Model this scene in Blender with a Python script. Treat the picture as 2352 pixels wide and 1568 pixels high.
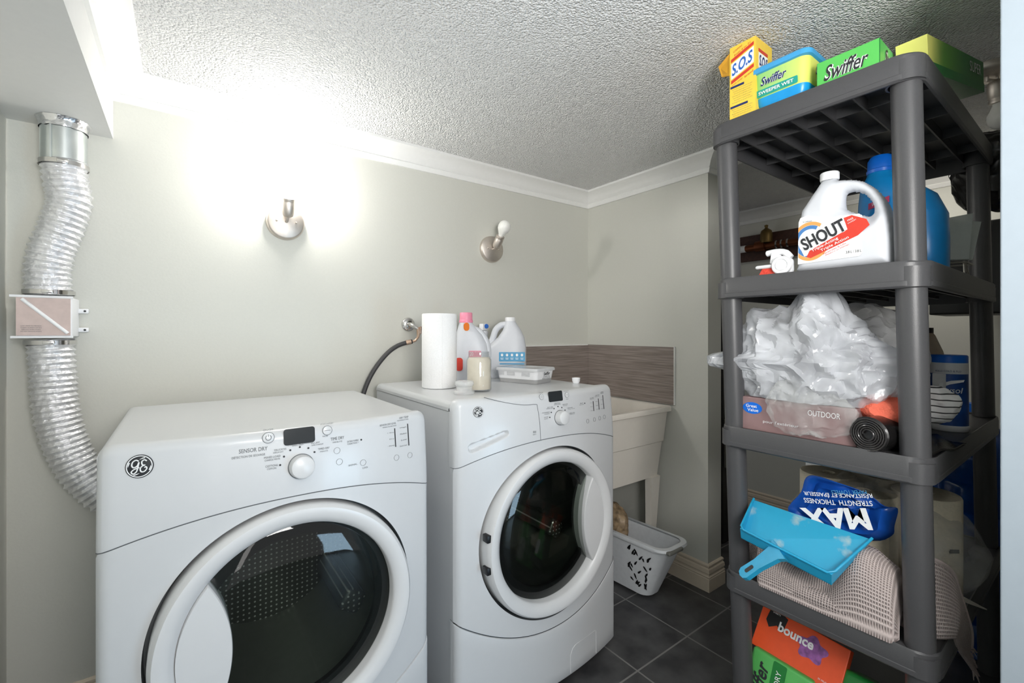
import bpy, bmesh, math, random
from mathutils import Matrix, Vector, noise
random.seed(4)
PI = math.pi
SC = bpy.context.scene
for o in list(bpy.data.objects): bpy.data.objects.remove(o)
COL = SC.collection

# ------------------------------------------------------------------ camera, world, light, exposure
cam_d = bpy.data.cameras.new('camera'); cam = bpy.data.objects.new('camera', cam_d); COL.objects.link(cam)
cam.location = (0, 0, 1.19); cam.rotation_euler = (PI/2, 0, -math.radians(36.27))
cam_d.sensor_width = 36; cam_d.lens = 1031/2352*36; cam_d.shift_y = -22/2352; cam_d.clip_start = .02
SC.camera = cam
SC.view_settings.view_transform = 'Standard'; SC.view_settings.look = 'None'
SC.view_settings.gamma = 1; SC.view_settings.exposure = 0.72; SC.view_settings.use_curve_mapping = False
W = bpy.data.worlds.new('world'); SC.world = W; W.use_nodes = True
W.node_tree.nodes['Background'].inputs[0].default_value = (.98, .98, 1, 1)
W.node_tree.nodes['Background'].inputs[1].default_value = .38
def area(name, loc, tgt, size, power, color):
    d = bpy.data.lights.new(name, 'AREA'); d.shape = 'RECTANGLE'; d.size, d.size_y = size; d.energy = power; d.color = color
    o = bpy.data.objects.new(name, d); COL.objects.link(o); o.location = loc
    o.rotation_euler = (Vector(tgt)-Vector(loc)).to_track_quat('-Z', 'Y').to_euler(); return o
area('hall_daylight', (1.5, -1.6, .45), (1.0, 1.2, .55), (.7, .8), 11, (.52, .78, 1))     # window at the end of the hall behind the camera
area('shelf_fill', (-.9, -1.7, 1.1), (1.3, .5, .9), (1.2, 1.2), 11, (1, .98, .95))  # added fill out of view, lifts the shelving and sink wall
area('alcove_fill', (2.60, .62, 1.93), (3.1, .45, .9), (.12, .12), 1.5, (1, .95, .86))          # added fill so the alcove's far wall reads as lit, assumed source          
area('ceiling_fill', (.20, -.55, 1.45), (.80, .55, 2.0), (.5, .5), 14, (1, .985, .96))             # added fill aimed upwards, brightens the ceiling and the bounce off it
BULB = 110.0

# ------------------------------------------------------------------ materials
def lin(c): return tuple(((v/255)/12.92 if v/255 <= .04045 else ((v/255+.055)/1.055)**2.4) for v in c)
def mat(name, rgb, rough=.5, metal=0, bump=0, scale=50, detail=2, trans=0, alpha=1, coat=0, var=0, spec=.5, sub=0, emit=0):
    m = bpy.data.materials.new(name); m.use_nodes = True; nt = m.node_tree; b = nt.nodes['Principled BSDF']
    c = (*lin(rgb), 1); b.inputs['Base Color'].default_value = c
    b.inputs['Roughness'].default_value = rough; b.inputs['Metallic'].default_value = metal
    b.inputs['Transmission Weight'].default_value = trans; b.inputs['Alpha'].default_value = alpha
    b.inputs['Coat Weight'].default_value = coat; b.inputs['Specular IOR Level'].default_value = spec
    if emit: b.inputs['Emission Color'].default_value = c; b.inputs['Emission Strength'].default_value = emit
    tc = nt.nodes.new('ShaderNodeTexCoord'); nz = nt.nodes.new('ShaderNodeTexNoise')
    nz.inputs['Scale'].default_value = scale; nz.inputs['Detail'].default_value = detail
    nt.links.new(tc.outputs['Object'], nz.inputs['Vector'])
    if bump:
        bp = nt.nodes.new('ShaderNodeBump'); bp.inputs['Strength'].default_value = bump; bp.inputs['Distance'].default_value = .004
        nt.links.new(nz.outputs['Fac'], bp.inputs['Height']); nt.links.new(bp.outputs['Normal'], b.inputs['Normal'])
    v = var or .03
    r = nt.nodes.new('ShaderNodeValToRGB')
    r.color_ramp.elements[0].position = .3; r.color_ramp.elements[1].position = .7
    r.color_ramp.elements[0].color = tuple(x*(1-v) for x in c[:3])+(1,); r.color_ramp.elements[1].color = tuple(min(1, x*(1+v)) for x in c[:3])+(1,)
    nt.links.new(nz.outputs['Fac'], r.inputs[0]); nt.links.new(r.outputs[0], b.inputs['Base Color'])
    return m
def N(m, t): return m.node_tree.nodes.new(t)
def L(m, a, b): m.node_tree.links.new(a, b)
def bsdf(m): return m.node_tree.nodes['Principled BSDF']

M = {}
M['wall'] = mat('wall_paint', (212, 212, 204), .55, bump=.05, scale=160, var=.01)
M['white_trim'] = mat('trim_paint', (242, 242, 240), .4, var=.01)
M['base'] = mat('baseboard_paint', (226, 212, 192), .45, var=.02)
M['jamb'] = mat('door_paint', (166, 178, 188), .4, var=.01)
M['bulkhead'] = mat('bulkhead_paint', (222, 222, 220), .5, var=.01)
M['appliance'] = mat('white_enamel', (208, 210, 212), .30, coat=.1, var=.005)
M['appl_plastic'] = mat('white_door_plastic', (218, 219, 220), .3, var=.005)
M['recess'] = mat('recess_print_grey', (104, 108, 109), .5)  # stands for shade in the door recess, also used for panel marks
M['dark'] = mat('black_plastic', (22, 22, 24), .4)
M['print'] = mat('grey_print', (96, 100, 104), .6)
M['print_dark'] = mat('dark_print', (40, 42, 46), .6)
M['lcd'] = mat('display_glass', (44, 48, 50), .12)
M['shelf'] = mat('charcoal_plastic', (76, 76, 78), .38, bump=.06, scale=500, var=.04)
M['chrome'] = mat('chrome', (214, 212, 210), .15, 1)
M['nickel'] = mat('brushed_nickel', (214, 206, 198), .48, 1, var=.05)
M['galv'] = mat('galvanised_steel', (222, 228, 228), .28, 1, bump=.08, scale=12, var=.12)
M['tape'] = mat('foil_tape', (236, 236, 238), .22, 1, bump=.7, scale=60)
M['foil'] = mat('foil_duct', (240, 240, 242), .34, .75, bump=.9, scale=90, detail=5, var=.1)
M['white_pl'] = mat('white_plastic', (240, 241, 243), .35, var=.01)
M['jug_white'] = mat('milky_plastic', (214, 217, 223), .4, var=.01)
M['pink'] = mat('pink_cap', (244, 150, 176), .35)
M['orange_s'] = mat('orange_sticker', (240, 128, 40), .5)
M['red'] = mat('red', (214, 62, 46), .45)
M['bristle'] = mat('red_bristles', (220, 70, 52), .7, bump=.8, scale=200)
M['blue'] = mat('blue', (38, 104, 196), .4)
M['cap_blue'] = mat('blue_cap', (10, 110, 220), .35)
M['bottle_blue'] = mat('blue_bottle', (18, 136, 206), .28, var=.03)
M['navy'] = mat('navy_print', (28, 44, 104), .5)
M['label_blue'] = mat('label_blue', (84, 164, 208), .5)
M['white_print'] = mat('white_print', (246, 247, 248), .5)
M['paper'] = mat('tissue', (246, 246, 246), .9, bump=.25, scale=260)
M['wax'] = mat('cream_wax', (244, 232, 214), .5, sub=.2)
M['sos'] = mat('yellow_card', (250, 212, 78), .45)
M['sos_in'] = mat('amber_card', (224, 164, 40), .6)
M['green'] = mat('green_card', (92, 186, 96), .4)
M['green_dk'] = mat('deep_green_card', (36, 130, 58), .4)
M['teal'] = mat('teal_band', (34, 162, 148), .45)
M['tub_green'] = None
M['tub_blue'] = mat('tub_blue', (24, 156, 226), .28, var=.04)
M['lid_blue'] = mat('lid_blue', (70, 166, 224), .25, var=.02)
M['mauve'] = mat('mauve_card', (146, 118, 118), .5)
M['black_bag'] = mat('black_film', (26, 25, 25), .22, bump=.25, scale=40)
M['coral'] = mat('coral_cloth', (232, 112, 88), .9, bump=.5, scale=300)
M['cream'] = mat('cream_towel', (222, 212, 190), .9, bump=.35, scale=180, var=.05)
M['orange'] = mat('orange_card', (236, 84, 34), .42)
M['purple'] = mat('purple_print', (140, 84, 150), .5, scale=60, var=.5)
M['water_blue'] = mat('water_jug', (24, 84, 168), .12, trans=.35)
M['sink'] = mat('sink_plastic', (232, 226, 216), .4, var=.01)
M['basket'] = mat('basket_plastic', (226, 230, 234), .4)
M['copper'] = mat('copper_pipe', (120, 70, 44), .4, .8)
M['brown'] = mat('brown_board', (74, 48, 40), .6, var=.2)
M['brass'] = mat('dull_brass', (112, 92, 52), .45, .7)
M['black_wood'] = mat('black_cabinet', (26, 27, 26), .45)
M['beige_jug'] = mat('beige_jug', (206, 188, 166), .5)
M['lysol'] = mat('canister_blue', (36, 84, 160), .4, scale=25, var=.25)
M['sheet'] = mat('frosted_sheet', (206, 214, 212), .35, alpha=.8)
M['wire'] = mat('grey_wire', (160, 158, 150), .4, .6)
M['hose'] = mat('black_rubber', (62, 62, 64), .5)
M['outlet'] = mat('pale_brass', (216, 186, 164), .25, .9)
M['grey_metal'] = mat('grey_box', (120, 120, 114), .6)
M['flap_blue'] = mat('printed_film', (20, 76, 164), .25, bump=.2, scale=30, var=.15)
M['brown_bag'] = mat('patterned_bag', (150, 128, 100), .45, scale=40, var=.5, bump=.3)
M['orange_band'] = mat('orange_ring', (240, 164, 92), .5)
M['blue_ring'] = mat('blue_ring', (72, 128, 190), .5)

m = M['bulb'] = mat('lit_bulb', (255, 250, 240), .4); bsdf(m).inputs['Emission Color'].default_value = (1, .97, .93, 1); bsdf(m).inputs['Emission Strength'].default_value = BULB
M['bulb_off'] = mat('frosted_bulb', (244, 244, 240), .3)
def ceiling_mat():
    m = mat('popcorn_plaster', (244, 244, 243), .9, var=.02)
    tc = N(m, 'ShaderNodeTexCoord'); a = N(m, 'ShaderNodeTexNoise'); a.inputs['Scale'].default_value = 150; a.inputs['Detail'].default_value = 3
    v = N(m, 'ShaderNodeTexVoronoi'); v.inputs['Scale'].default_value = 170
    ad = N(m, 'ShaderNodeMath'); ad.operation = 'SUBTRACT'; bp = N(m, 'ShaderNodeBump'); bp.inputs['Strength'].default_value = 1; bp.inputs['Distance'].default_value = .008
    L(m, tc.outputs['Object'], a.inputs['Vector']); L(m, tc.outputs['Object'], v.inputs['Vector'])
    L(m, a.outputs['Fac'], ad.inputs[0]); L(m, v.outputs['Distance'], ad.inputs[1]); L(m, ad.outputs[0], bp.inputs['Height'])
    L(m, bp.outputs['Normal'], bsdf(m).inputs['Normal']); return m
M['ceiling'] = ceiling_mat()
def floor_mat():
    m = mat('slate_tile', (52, 52, 53), .38, var=0)
    tc = N(m, 'ShaderNodeTexCoord'); br = N(m, 'ShaderNodeTexBrick'); br.offset = 0; br.squash = 1
    br.inputs['Scale'].default_value = 1; br.inputs['Brick Width'].default_value = .302; br.inputs['Row Height'].default_value = .302
    br.inputs['Mortar Size'].default_value = .0035; br.inputs['Mortar Smooth'].default_value = .2
    mp = N(m, 'ShaderNodeMapping'); mp.inputs['Location'].default_value = (-(1.288-.302*5)-.0, -(1.01-.302*8), 0)
    nz = N(m, 'ShaderNodeTexNoise'); nz.inputs['Scale'].default_value = 9; nz.inputs['Detail'].default_value = 8
    rp = N(m, 'ShaderNodeValToRGB'); rp.color_ramp.elements[0].color = (*lin((54, 54, 56)), 1); rp.color_ramp.elements[1].color = (*lin((88, 88, 89)), 1)
    rp.color_ramp.elements[0].position = .35; rp.color_ramp.elements[1].position = .7
    br.inputs['Mortar'].default_value = (*lin((128, 127, 125)), 1)
    L(m, tc.outputs['Object'], mp.inputs[0]); L(m, mp.outputs[0], br.inputs['Vector']); L(m, tc.outputs['Object'], nz.inputs['Vector'])
    L(m, nz.outputs['Fac'], rp.inputs[0]); L(m, rp.outputs[0], br.inputs['Color1']); L(m, rp.outputs[0], br.inputs['Color2'])
    L(m, br.outputs['Color'], bsdf(m).inputs['Base Color'])
    bp = N(m, 'ShaderNodeBump'); bp.inputs['Strength'].default_value = .25; bp.inputs['Distance'].default_value = .003
    L(m, nz.outputs['Fac'], bp.inputs['Height']); L(m, bp.outputs['Normal'], bsdf(m).inputs['Normal']); return m
M['floor'] = floor_mat()
def grain_mat(name, a, b, stretch, sc):
    m = mat(name, a, .55); tc = N(m, 'ShaderNodeTexCoord'); mp = N(m, 'ShaderNodeMapping'); mp.inputs['Scale'].default_value = stretch
    nz = N(m, 'ShaderNodeTexNoise'); nz.inputs['Scale'].default_value = sc; nz.inputs['Detail'].default_value = 4
    rp = N(m, 'ShaderNodeValToRGB'); rp.color_ramp.elements[0].position = .35; rp.color_ramp.elements[1].position = .65
    rp.color_ramp.elements[0].color = (*lin(a), 1); rp.color_ramp.elements[1].color = (*lin(b), 1)
    L(m, tc.outputs['Object'], mp.inputs[0]); L(m, mp.outputs[0], nz.inputs['Vector']); L(m, nz.outputs['Fac'], rp.inputs[0]); L(m, rp.outputs[0], bsdf(m).inputs['Base Color']); return m
M['tile'] = grain_mat('woodgrain_tile', (118, 108, 102), (160, 148, 141), (1.2, 1.2, 60), 5)
def film_mat(name, rgb, lo, hi, rough=.18, sc=14):
    m = mat(name, rgb, rough, bump=.6, scale=34, detail=5); nt = m.node_tree
    nz = N(m, 'ShaderNodeTexNoise'); nz.inputs['Scale'].default_value = sc; nz.inputs['Detail'].default_value = 3
    tc = N(m, 'ShaderNodeTexCoord'); rp = N(m, 'ShaderNodeMapRange'); rp.inputs['From Min'].default_value = .3; rp.inputs['From Max'].default_value = .7
    rp.inputs['To Min'].default_value = lo; rp.inputs['To Max'].default_value = hi
    L(m, tc.outputs['Object'], nz.inputs['Vector']); L(m, nz.outputs['Fac'], rp.inputs[0]); L(m, rp.outputs[0], bsdf(m).inputs['Alpha']); return m
M['film'] = film_mat('clear_film', (216, 219, 225), .32, .88, .09, 8)
M['wrap'] = film_mat('clear_wrap', (214, 216, 214), .05, .4)
def glass_mat(name, tint, rough, refl):
    m = bpy.data.materials.new(name); m.use_nodes = True; nt = m.node_tree; nt.nodes.clear()
    out = nt.nodes.new('ShaderNodeOutputMaterial'); mx = nt.nodes.new('ShaderNodeMixShader'); tr = nt.nodes.new('ShaderNodeBsdfTransparent'); gl = nt.nodes.new('ShaderNodeBsdfGlossy')
    lw = nt.nodes.new('ShaderNodeLayerWeight'); lw.inputs['Blend'].default_value = .5; pw = nt.nodes.new('ShaderNodeMath'); pw.operation = 'POWER'; pw.inputs[1].default_value = 4; fr = nt.nodes.new('ShaderNodeMapRange'); fr.inputs['To Min'].default_value = .04; fr.inputs['To Max'].default_value = refl; nt.links.new(lw.outputs['Facing'], pw.inputs[0]); nt.links.new(pw.outputs[0], fr.inputs[0]); tr.inputs[0].default_value = (*tint, 1); gl.inputs['Roughness'].default_value = rough
    nt.links.new(fr.outputs[0], mx.inputs[0]); nt.links.new(tr.outputs[0], mx.inputs[1]); nt.links.new(gl.outputs[0], mx.inputs[2]); nt.links.new(mx.outputs[0], out.inputs[0]); return m
M['door_glass'] = glass_mat('smoked_glass', (.70, .73, .70), .04, .8)
M['clear_glass'] = glass_mat('clear_glass', (.93, .94, .94), .02, .6)
M['clear_pl'] = glass_mat('clear_plastic', (.82, .84, .86), .08, .7)
def drum_mat():
    m = mat('drum_lit_dots', (150, 152, 150), .35, .6); tc = N(m, 'ShaderNodeTexCoord'); mp = N(m, 'ShaderNodeMapping'); mp.inputs['Rotation'].default_value = (PI/2, 0, 0)
    v = N(m, 'ShaderNodeTexVoronoi'); v.voronoi_dimensions = '2D'; v.inputs['Scale'].default_value = 66; v.inputs['Randomness'].default_value = 0
    rp = N(m, 'ShaderNodeValToRGB'); rp.color_ramp.elements[0].position = .15; rp.color_ramp.elements[1].position = .21
    rp.color_ramp.elements[0].color = (1, 1, 1, 1); rp.color_ramp.elements[1].color = (.12, .13, .12, 1)  # holes painted white as if light came through from behind
    L(m, tc.outputs['Object'], mp.inputs[0]); L(m, mp.outputs[0], v.inputs['Vector']); L(m, v.outputs['Distance'], rp.inputs[0]); L(m, rp.outputs[0], bsdf(m).inputs['Base Color']); return m
M['drum'] = drum_mat()
M['drum_plain'] = mat('drum_wall', (132, 136, 130), .35, .3)
M['drum_washer'] = mat('washer_drum', (84, 88, 84), .3, .6)
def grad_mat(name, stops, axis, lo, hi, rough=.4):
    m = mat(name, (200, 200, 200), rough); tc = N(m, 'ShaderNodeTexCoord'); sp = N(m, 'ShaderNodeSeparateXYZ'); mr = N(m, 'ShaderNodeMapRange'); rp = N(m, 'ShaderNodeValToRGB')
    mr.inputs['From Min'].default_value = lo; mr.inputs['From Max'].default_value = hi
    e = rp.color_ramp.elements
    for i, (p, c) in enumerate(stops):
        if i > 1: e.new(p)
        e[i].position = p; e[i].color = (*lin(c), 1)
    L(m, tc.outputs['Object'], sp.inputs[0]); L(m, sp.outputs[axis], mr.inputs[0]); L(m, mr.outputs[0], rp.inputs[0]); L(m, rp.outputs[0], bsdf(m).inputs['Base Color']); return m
def waffle_mat():
    m = mat('waffle_weave', (184, 164, 156), .95, var=0); tc = N(m, 'ShaderNodeTexCoord')
    hs = []
    for d in ('X', 'Y'):
        w = N(m, 'ShaderNodeTexWave'); w.bands_direction = d; w.inputs['Scale'].default_value = 52; w.inputs['Distortion'].default_value = .4; L(m, tc.outputs['UV'], w.inputs['Vector']); hs.append(w)
    mx = N(m, 'ShaderNodeMath'); mx.operation = 'MAXIMUM'; L(m, hs[0].outputs['Fac'], mx.inputs[0]); L(m, hs[1].outputs['Fac'], mx.inputs[1])
    bp = N(m, 'ShaderNodeBump'); bp.inputs['Strength'].default_value = .8; bp.inputs['Distance'].default_value = .004; L(m, mx.outputs[0], bp.inputs['Height']); L(m, bp.outputs['Normal'], bsdf(m).inputs['Normal'])
    rp = N(m, 'ShaderNodeValToRGB'); rp.color_ramp.elements[0].color = (*lin((150, 134, 130)), 1); rp.color_ramp.elements[1].color = (*lin((214, 200, 196)), 1)
    L(m, mx.outputs[0], rp.inputs[0]); L(m, rp.outputs[0], bsdf(m).inputs['Base Color']); return m
M['waffle'] = waffle_mat()
M['towel_hem'] = mat('towel_hem', (196, 180, 176), .95, bump=.3, scale=300)
def stripe_mat():
    m = mat('striped_cloth', (240, 238, 236), .9); tc = N(m, 'ShaderNodeTexCoord'); w = N(m, 'ShaderNodeTexWave'); w.bands_direction = 'Z'; w.inputs['Scale'].default_value = 22; w.inputs['Distortion'].default_value = 1.2
    rp = N(m, 'ShaderNodeValToRGB'); rp.color_ramp.elements[0].position = .06; rp.color_ramp.elements[1].position = .12
    rp.color_ramp.elements[0].color = (.04, .04, .04, 1); rp.color_ramp.elements[1].color = (.86, .85, .84, 1)
    L(m, tc.outputs['Object'], w.inputs['Vector']); L(m, w.outputs['Fac'], rp.inputs[0]); L(m, rp.outputs[0], bsdf(m).inputs['Base Color']); return m
M['stripes'] = stripe_mat()
def dustpan_mat():
    m = mat('translucent_blue', (58, 168, 206), .3, var=.03); tc = N(m, 'ShaderNodeTexCoord'); nz = N(m, 'ShaderNodeTexNoise'); nz.inputs['Scale'].default_value = 22; nz.inputs['Detail'].default_value = 5
    rp = N(m, 'ShaderNodeValToRGB'); rp.color_ramp.elements[0].position = .60; rp.color_ramp.elements[1].position = .76
    rp.color_ramp.elements[0].color = (*lin((52, 168, 208)), 1); rp.color_ramp.elements[1].color = (*lin((176, 198, 200)), 1)
    L(m, tc.outputs['Object'], nz.inputs['Vector']); L(m, nz.outputs['Fac'], rp.inputs[0]); L(m, rp.outputs[0], bsdf(m).inputs['Base Color']); return m
M['dustpan'] = dustpan_mat()
M['dustpan_edge'] = mat('blue_rim_plastic', (40, 164, 208), .3)
M['vent_window'] = mat('pinkish_window', (206, 186, 180), .3, var=.05)

# ------------------------------------------------------------------ mesh helpers
class G:
    def __init__(s): s.v = []; s.f = []; s.uv = None
    def add(s, vs, fs, X=None):
        k = len(s.v)
        for p in vs: s.v.append(tuple(X @ Vector(p)) if X is not None else tuple(p))
        for f in fs: s.f.append(tuple(i+k for i in f))
        return s
    def box(s, x0, x1, y0, y1, z0, z1, X=None):
        return s.add([(x, y, z) for x in (x0, x1) for y in (y0, y1) for z in (z0, z1)], [(0, 1, 3, 2), (4, 6, 7, 5), (0, 4, 5, 1), (2, 3, 7, 6), (0, 2, 6, 4), (1, 5, 7, 3)], X)
    def rbox(s, x0, x1, y0, y1, z0, z1, r=.004, seg=3, X=None):
        b = bmesh.new(); bmesh.ops.create_cube(b, size=1)
        for v in b.verts: v.co = ((x0+x1)/2+v.co.x*(x1-x0), (y0+y1)/2+v.co.y*(y1-y0), (z0+z1)/2+v.co.z*(z1-z0))
        bmesh.ops.bevel(b, geom=b.edges[:], offset=r, segments=seg, affect='EDGES', profile=.5)
        b.verts.index_update(); s.add([v.co[:] for v in b.verts], [[v.index for v in f.verts] for f in b.faces], X); b.free(); return s
    def lathe(s, prof, X=None, n=40, a0=0, a1=2*PI, caps=True):
        full = abs(a1-a0-2*PI) < 1e-6; m = n if full else n+1; vs = []
        for r, h in prof:
            for i in range(m):
                a = a0+(a1-a0)*i/n; vs.append((r*math.cos(a), r*math.sin(a), h))
        fs = []
        for j in range(len(prof)-1):
            for i in range(n if full else n):
                i2 = (i+1) % m; fs.append((j*m+i, j*m+i2, (j+1)*m+i2, (j+1)*m+i))
        if full and caps:
            if prof[0][0] > 1e-5: fs.append(tuple(range(m))[::-1])
            if prof[-1][0] > 1e-5: fs.append(tuple((len(prof)-1)*m+i for i in range(m)))
        return s.add(vs, fs, X)
    def ring(s, prof, X=None, n=96):      # closed profile swept round Z, no caps
        k = len(prof); vs = [(r*math.cos(2*PI*i/n), r*math.sin(2*PI*i/n), h) for i in range(n) for r, h in prof]
        return s.add(vs, [(i*k+j, ((i+1) % n)*k+j, ((i+1) % n)*k+(j+1) % k, i*k+(j+1) % k) for i in range(n) for j in range(k)], X)
    def tube(s, path, r, n=14, X=None):
        P = [Vector(p) for p in path]; vs = []; up = None
        for i, p in enumerate(P):
            t = (P[min(i+1, len(P)-1)]-P[max(i-1, 0)]).normalized()
            if up is None: up = t.orthogonal().normalized()
            up = (up-t*up.dot(t)).normalized(); w = t.cross(up); rr = r[i] if isinstance(r, (list, tuple)) else r
            for k in range(n):
                a = 2*PI*k/n; vs.append(p+up*math.cos(a)*rr+w*math.sin(a)*rr)
        fs = [(i*n+k, i*n+(k+1) % n, (i+1)*n+(k+1) % n, (i+1)*n+k) for i in range(len(P)-1) for k in range(n)]
        fs += [tuple(range(n))[::-1], tuple((len(P)-1)*n+k for k in range(n))]
        return s.add(vs, fs, X)
    def prism(s, poly, z0, z1, X=None):
        n = len(poly); return s.add([(x, y, z0) for x, y in poly]+[(x, y, z1) for x, y in poly], [tuple(range(n))[::-1], tuple(range(n, 2*n))]+[(i, (i+1) % n, n+(i+1) % n, n+i) for i in range(n)], X)
    def loft(s, loops, cap0=True, cap1=True, X=None):
        n = len(loops[0]); vs = [p for l in loops for p in l]
        fs = [(j*n+i, j*n+(i+1) % n, (j+1)*n+(i+1) % n, (j+1)*n+i) for j in range(len(loops)-1) for i in range(n)]
        if cap0: fs.append(tuple(range(n))[::-1])
        if cap1: fs.append(tuple((len(loops)-1)*n+i for i in range(n)))
        return s.add(vs, fs, X)
    def grid(s, fn, nu, nv, uvfn=None):
        vs = [fn(i/nu, j/nv) for i in range(nu+1) for j in range(nv+1)]
        s.add(vs, [(i*(nv+1)+j, (i+1)*(nv+1)+j, (i+1)*(nv+1)+j+1, i*(nv+1)+j+1) for i in range(nu) for j in range(nv)])
        if uvfn: s.uv = [uvfn(i/nu, j/nv) for i in range(nu+1) for j in range(nv+1)]
        return s
def part(name, g, m, parent=None, smooth=40, thick=0, recalc=True):
    me = bpy.data.meshes.new(name); me.from_pydata(g.v, [], g.f)
    if recalc:
        b = bmesh.new(); b.from_mesh(me); bmesh.ops.recalc_face_normals(b, faces=b.faces[:]); b.to_mesh(me); b.free()
    if g.uv:
        ul = me.uv_layers.new(name='UVMap')
        for lp in me.loops: ul.data[lp.index].uv = g.uv[lp.vertex_index]
    me.materials.append(m)
    if smooth:
        for p in me.polygons: p.use_smooth = True
        me.set_sharp_from_angle(angle=math.radians(smooth))
    o = bpy.data.objects.new(name, me); COL.objects.link(o)
    if parent is not None:
        o.parent = parent; o.matrix_parent_inverse = Matrix.Translation(parent.location).inverted() if not parent.parent else parent.matrix_basis.copy().inverted()
        o.matrix_parent_inverse = Matrix.Translation(WORLD.get(parent, Vector((0, 0, 0)))).inverted()
        WORLD[o] = Vector((0, 0, 0))
    if thick:
        sm = o.modifiers.new('thickness', 'SOLIDIFY'); sm.thickness = thick; sm.offset = 0
    return o
WORLD = {}
def thing(name, label, cat, loc=(0, 0, 0), group=None):
    o = bpy.data.objects.new(name, None); COL.objects.link(o); o.location = loc; o['label'] = label; o['category'] = cat; o.empty_display_size = .05
    if group: o['group'] = group
    WORLD[o] = Vector(loc); return o
def tag(o, label, cat, group=None):
    o['label'] = label; o['category'] = cat
    if group: o['group'] = group
    return o
def struct(name, g, m, parent=None, smooth=0):
    o = part(name, g, m, parent, smooth)
    if parent is None: o['kind'] = 'structure'
    return o
def frame(o, r, u):
    r = Vector(r).normalized(); u = Vector(u); u = (u-r*u.dot(r)).normalized(); n = r.cross(u)
    return Matrix((( r.x, u.x, n.x, o[0]), (r.y, u.y, n.y, o[1]), (r.z, u.z, n.z, o[2]), (0, 0, 0, 1)))
def axis(o, z): return Matrix.Translation(o) @ Vector(z).to_track_quat('Z', 'Y').to_matrix().to_4x4()
def text(name, items, m, parent, ext=.0009):
    """items: (string, frame, width, height, kw); lettering of one colour on one thing becomes one mesh"""
    g = G()
    for it in items:
        s, X, w, h = it[:4]; kw = it[4] if len(it) > 4 else {}
        c = bpy.data.curves.new('txt', 'FONT'); c.body = s; c.align_x = 'CENTER'; c.align_y = 'CENTER'; c.extrude = 0; c.resolution_u = 3
        c.shear = kw.get('shear', 0); c.offset = kw.get('bold', 0)
        o = bpy.data.objects.new('txt', c); COL.objects.link(o); dg = bpy.context.evaluated_depsgraph_get(); dg.update()
        me = o.evaluated_get(dg).to_mesh(); vs = [v.co.copy() for v in me.vertices]; fs = [tuple(p.vertices) for p in me.polygons]
        o.evaluated_get(dg).to_mesh_clear()
        if vs:
            x0, x1 = min(v.x for v in vs), max(v.x for v in vs); y0, y1 = min(v.y for v in vs), max(v.y for v in vs)
            sy = h/max(y1-y0, 1e-6); sx = w/max(x1-x0, 1e-6) if w else sy
            arc = kw.get('arc', 0); pts = []
            for v in vs:
                x = (v.x-(x0+x1)/2)*sx; y = (v.y-(y0+y1)/2)*sy; pts.append((x, y+arc*(x/(w or 1))**2, kw.get('lift', ext)))
            g.add(pts, fs, X)
        bpy.data.objects.remove(o); bpy.data.curves.remove(c)
    return part(name, g, m, parent, smooth=0, recalc=False)
def texts(name, items, m, parent):
    for it in items: text(name, [it], m, parent)
def rrect(w, h, r, n=6):
    P = []
    for cx, cy, a in ((w/2-r, h/2-r, 0), (-w/2+r, h/2-r, 90), (-w/2+r, -h/2+r, 180), (w/2-r, -h/2+r, 270)):
        for i in range(n+1):
            t = math.radians(a+90*i/n); P.append((cx+r*math.cos(t), cy+r*math.sin(t)))
    return P
def smooth_path(P, n=12):
    P = [Vector(p) for p in P]; out = []
    for i in range(len(P)-1):
        a, b, c, d = P[max(i-1, 0)], P[i], P[i+1], P[min(i+2, len(P)-1)]
        for k in range(n):
            t = k/n; out.append(.5*((2*b)+(c-a)*t+(2*a-5*b+4*c-d)*t*t+(3*b-a-3*c+d)*t**3))
    return out+[P[-1]]
def ico(sub):
    b = bmesh.new(); bmesh.ops.create_icosphere(b, subdivisions=sub, radius=1); b.verts.index_update()
    v = [x.co.copy() for x in b.verts]; f = [tuple(y.index for y in x.verts) for x in b.faces]; b.free(); return v, f
def blob(c, outline, depth, sub=5, crumple=.02, freq=9, power=.75, seed=0, zmin=None):
    """closed lump: outline = polar silhouette (degrees, radius) in the Y-Z plane seen from -X (angle 0 = towards -Y), depth = half thickness in X"""
    v, f = ico(sub); A = sorted(outline); out = []
    def R(a):
        a = a % 360
        for i in range(len(A)):
            a0, r0 = A[i]; a1, r1 = A[(i+1) % len(A)]
            if i == len(A)-1: a1 += 360
            x = a+360 if a < A[0][0] else a
            if a0 <= x <= a1:
                t = (x-a0)/(a1-a0); return r0+(r1-r0)*t
        return A[0][1]
    for p in v:
        rho = math.hypot(p.y, p.z); a = math.degrees(math.atan2(p.z, -p.y)); r = R(a)*rho**power
        q = Vector((p.x*depth, -r*math.cos(math.radians(a)), r*math.sin(math.radians(a))))
        s = q*freq+Vector((seed*3.1, seed, 0)); d, _ = noise.voronoi(s)
        d2, _ = noise.voronoi(s*2.3+Vector((5, 5, 5))); k = crumple*(.35-(d[1]-d[0]))+crumple*.5*(.3-(d2[1]-d2[0]))+noise.noise(q*freq*.45+Vector((seed, 0, 0)))*crumple*.8
        q = q+p*k
        if zmin is not None and c[2]+q.z < zmin: q.z = zmin-c[2]+.0005
        out.append(Vector(c)+q)
    return G().add(out, f)

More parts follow.
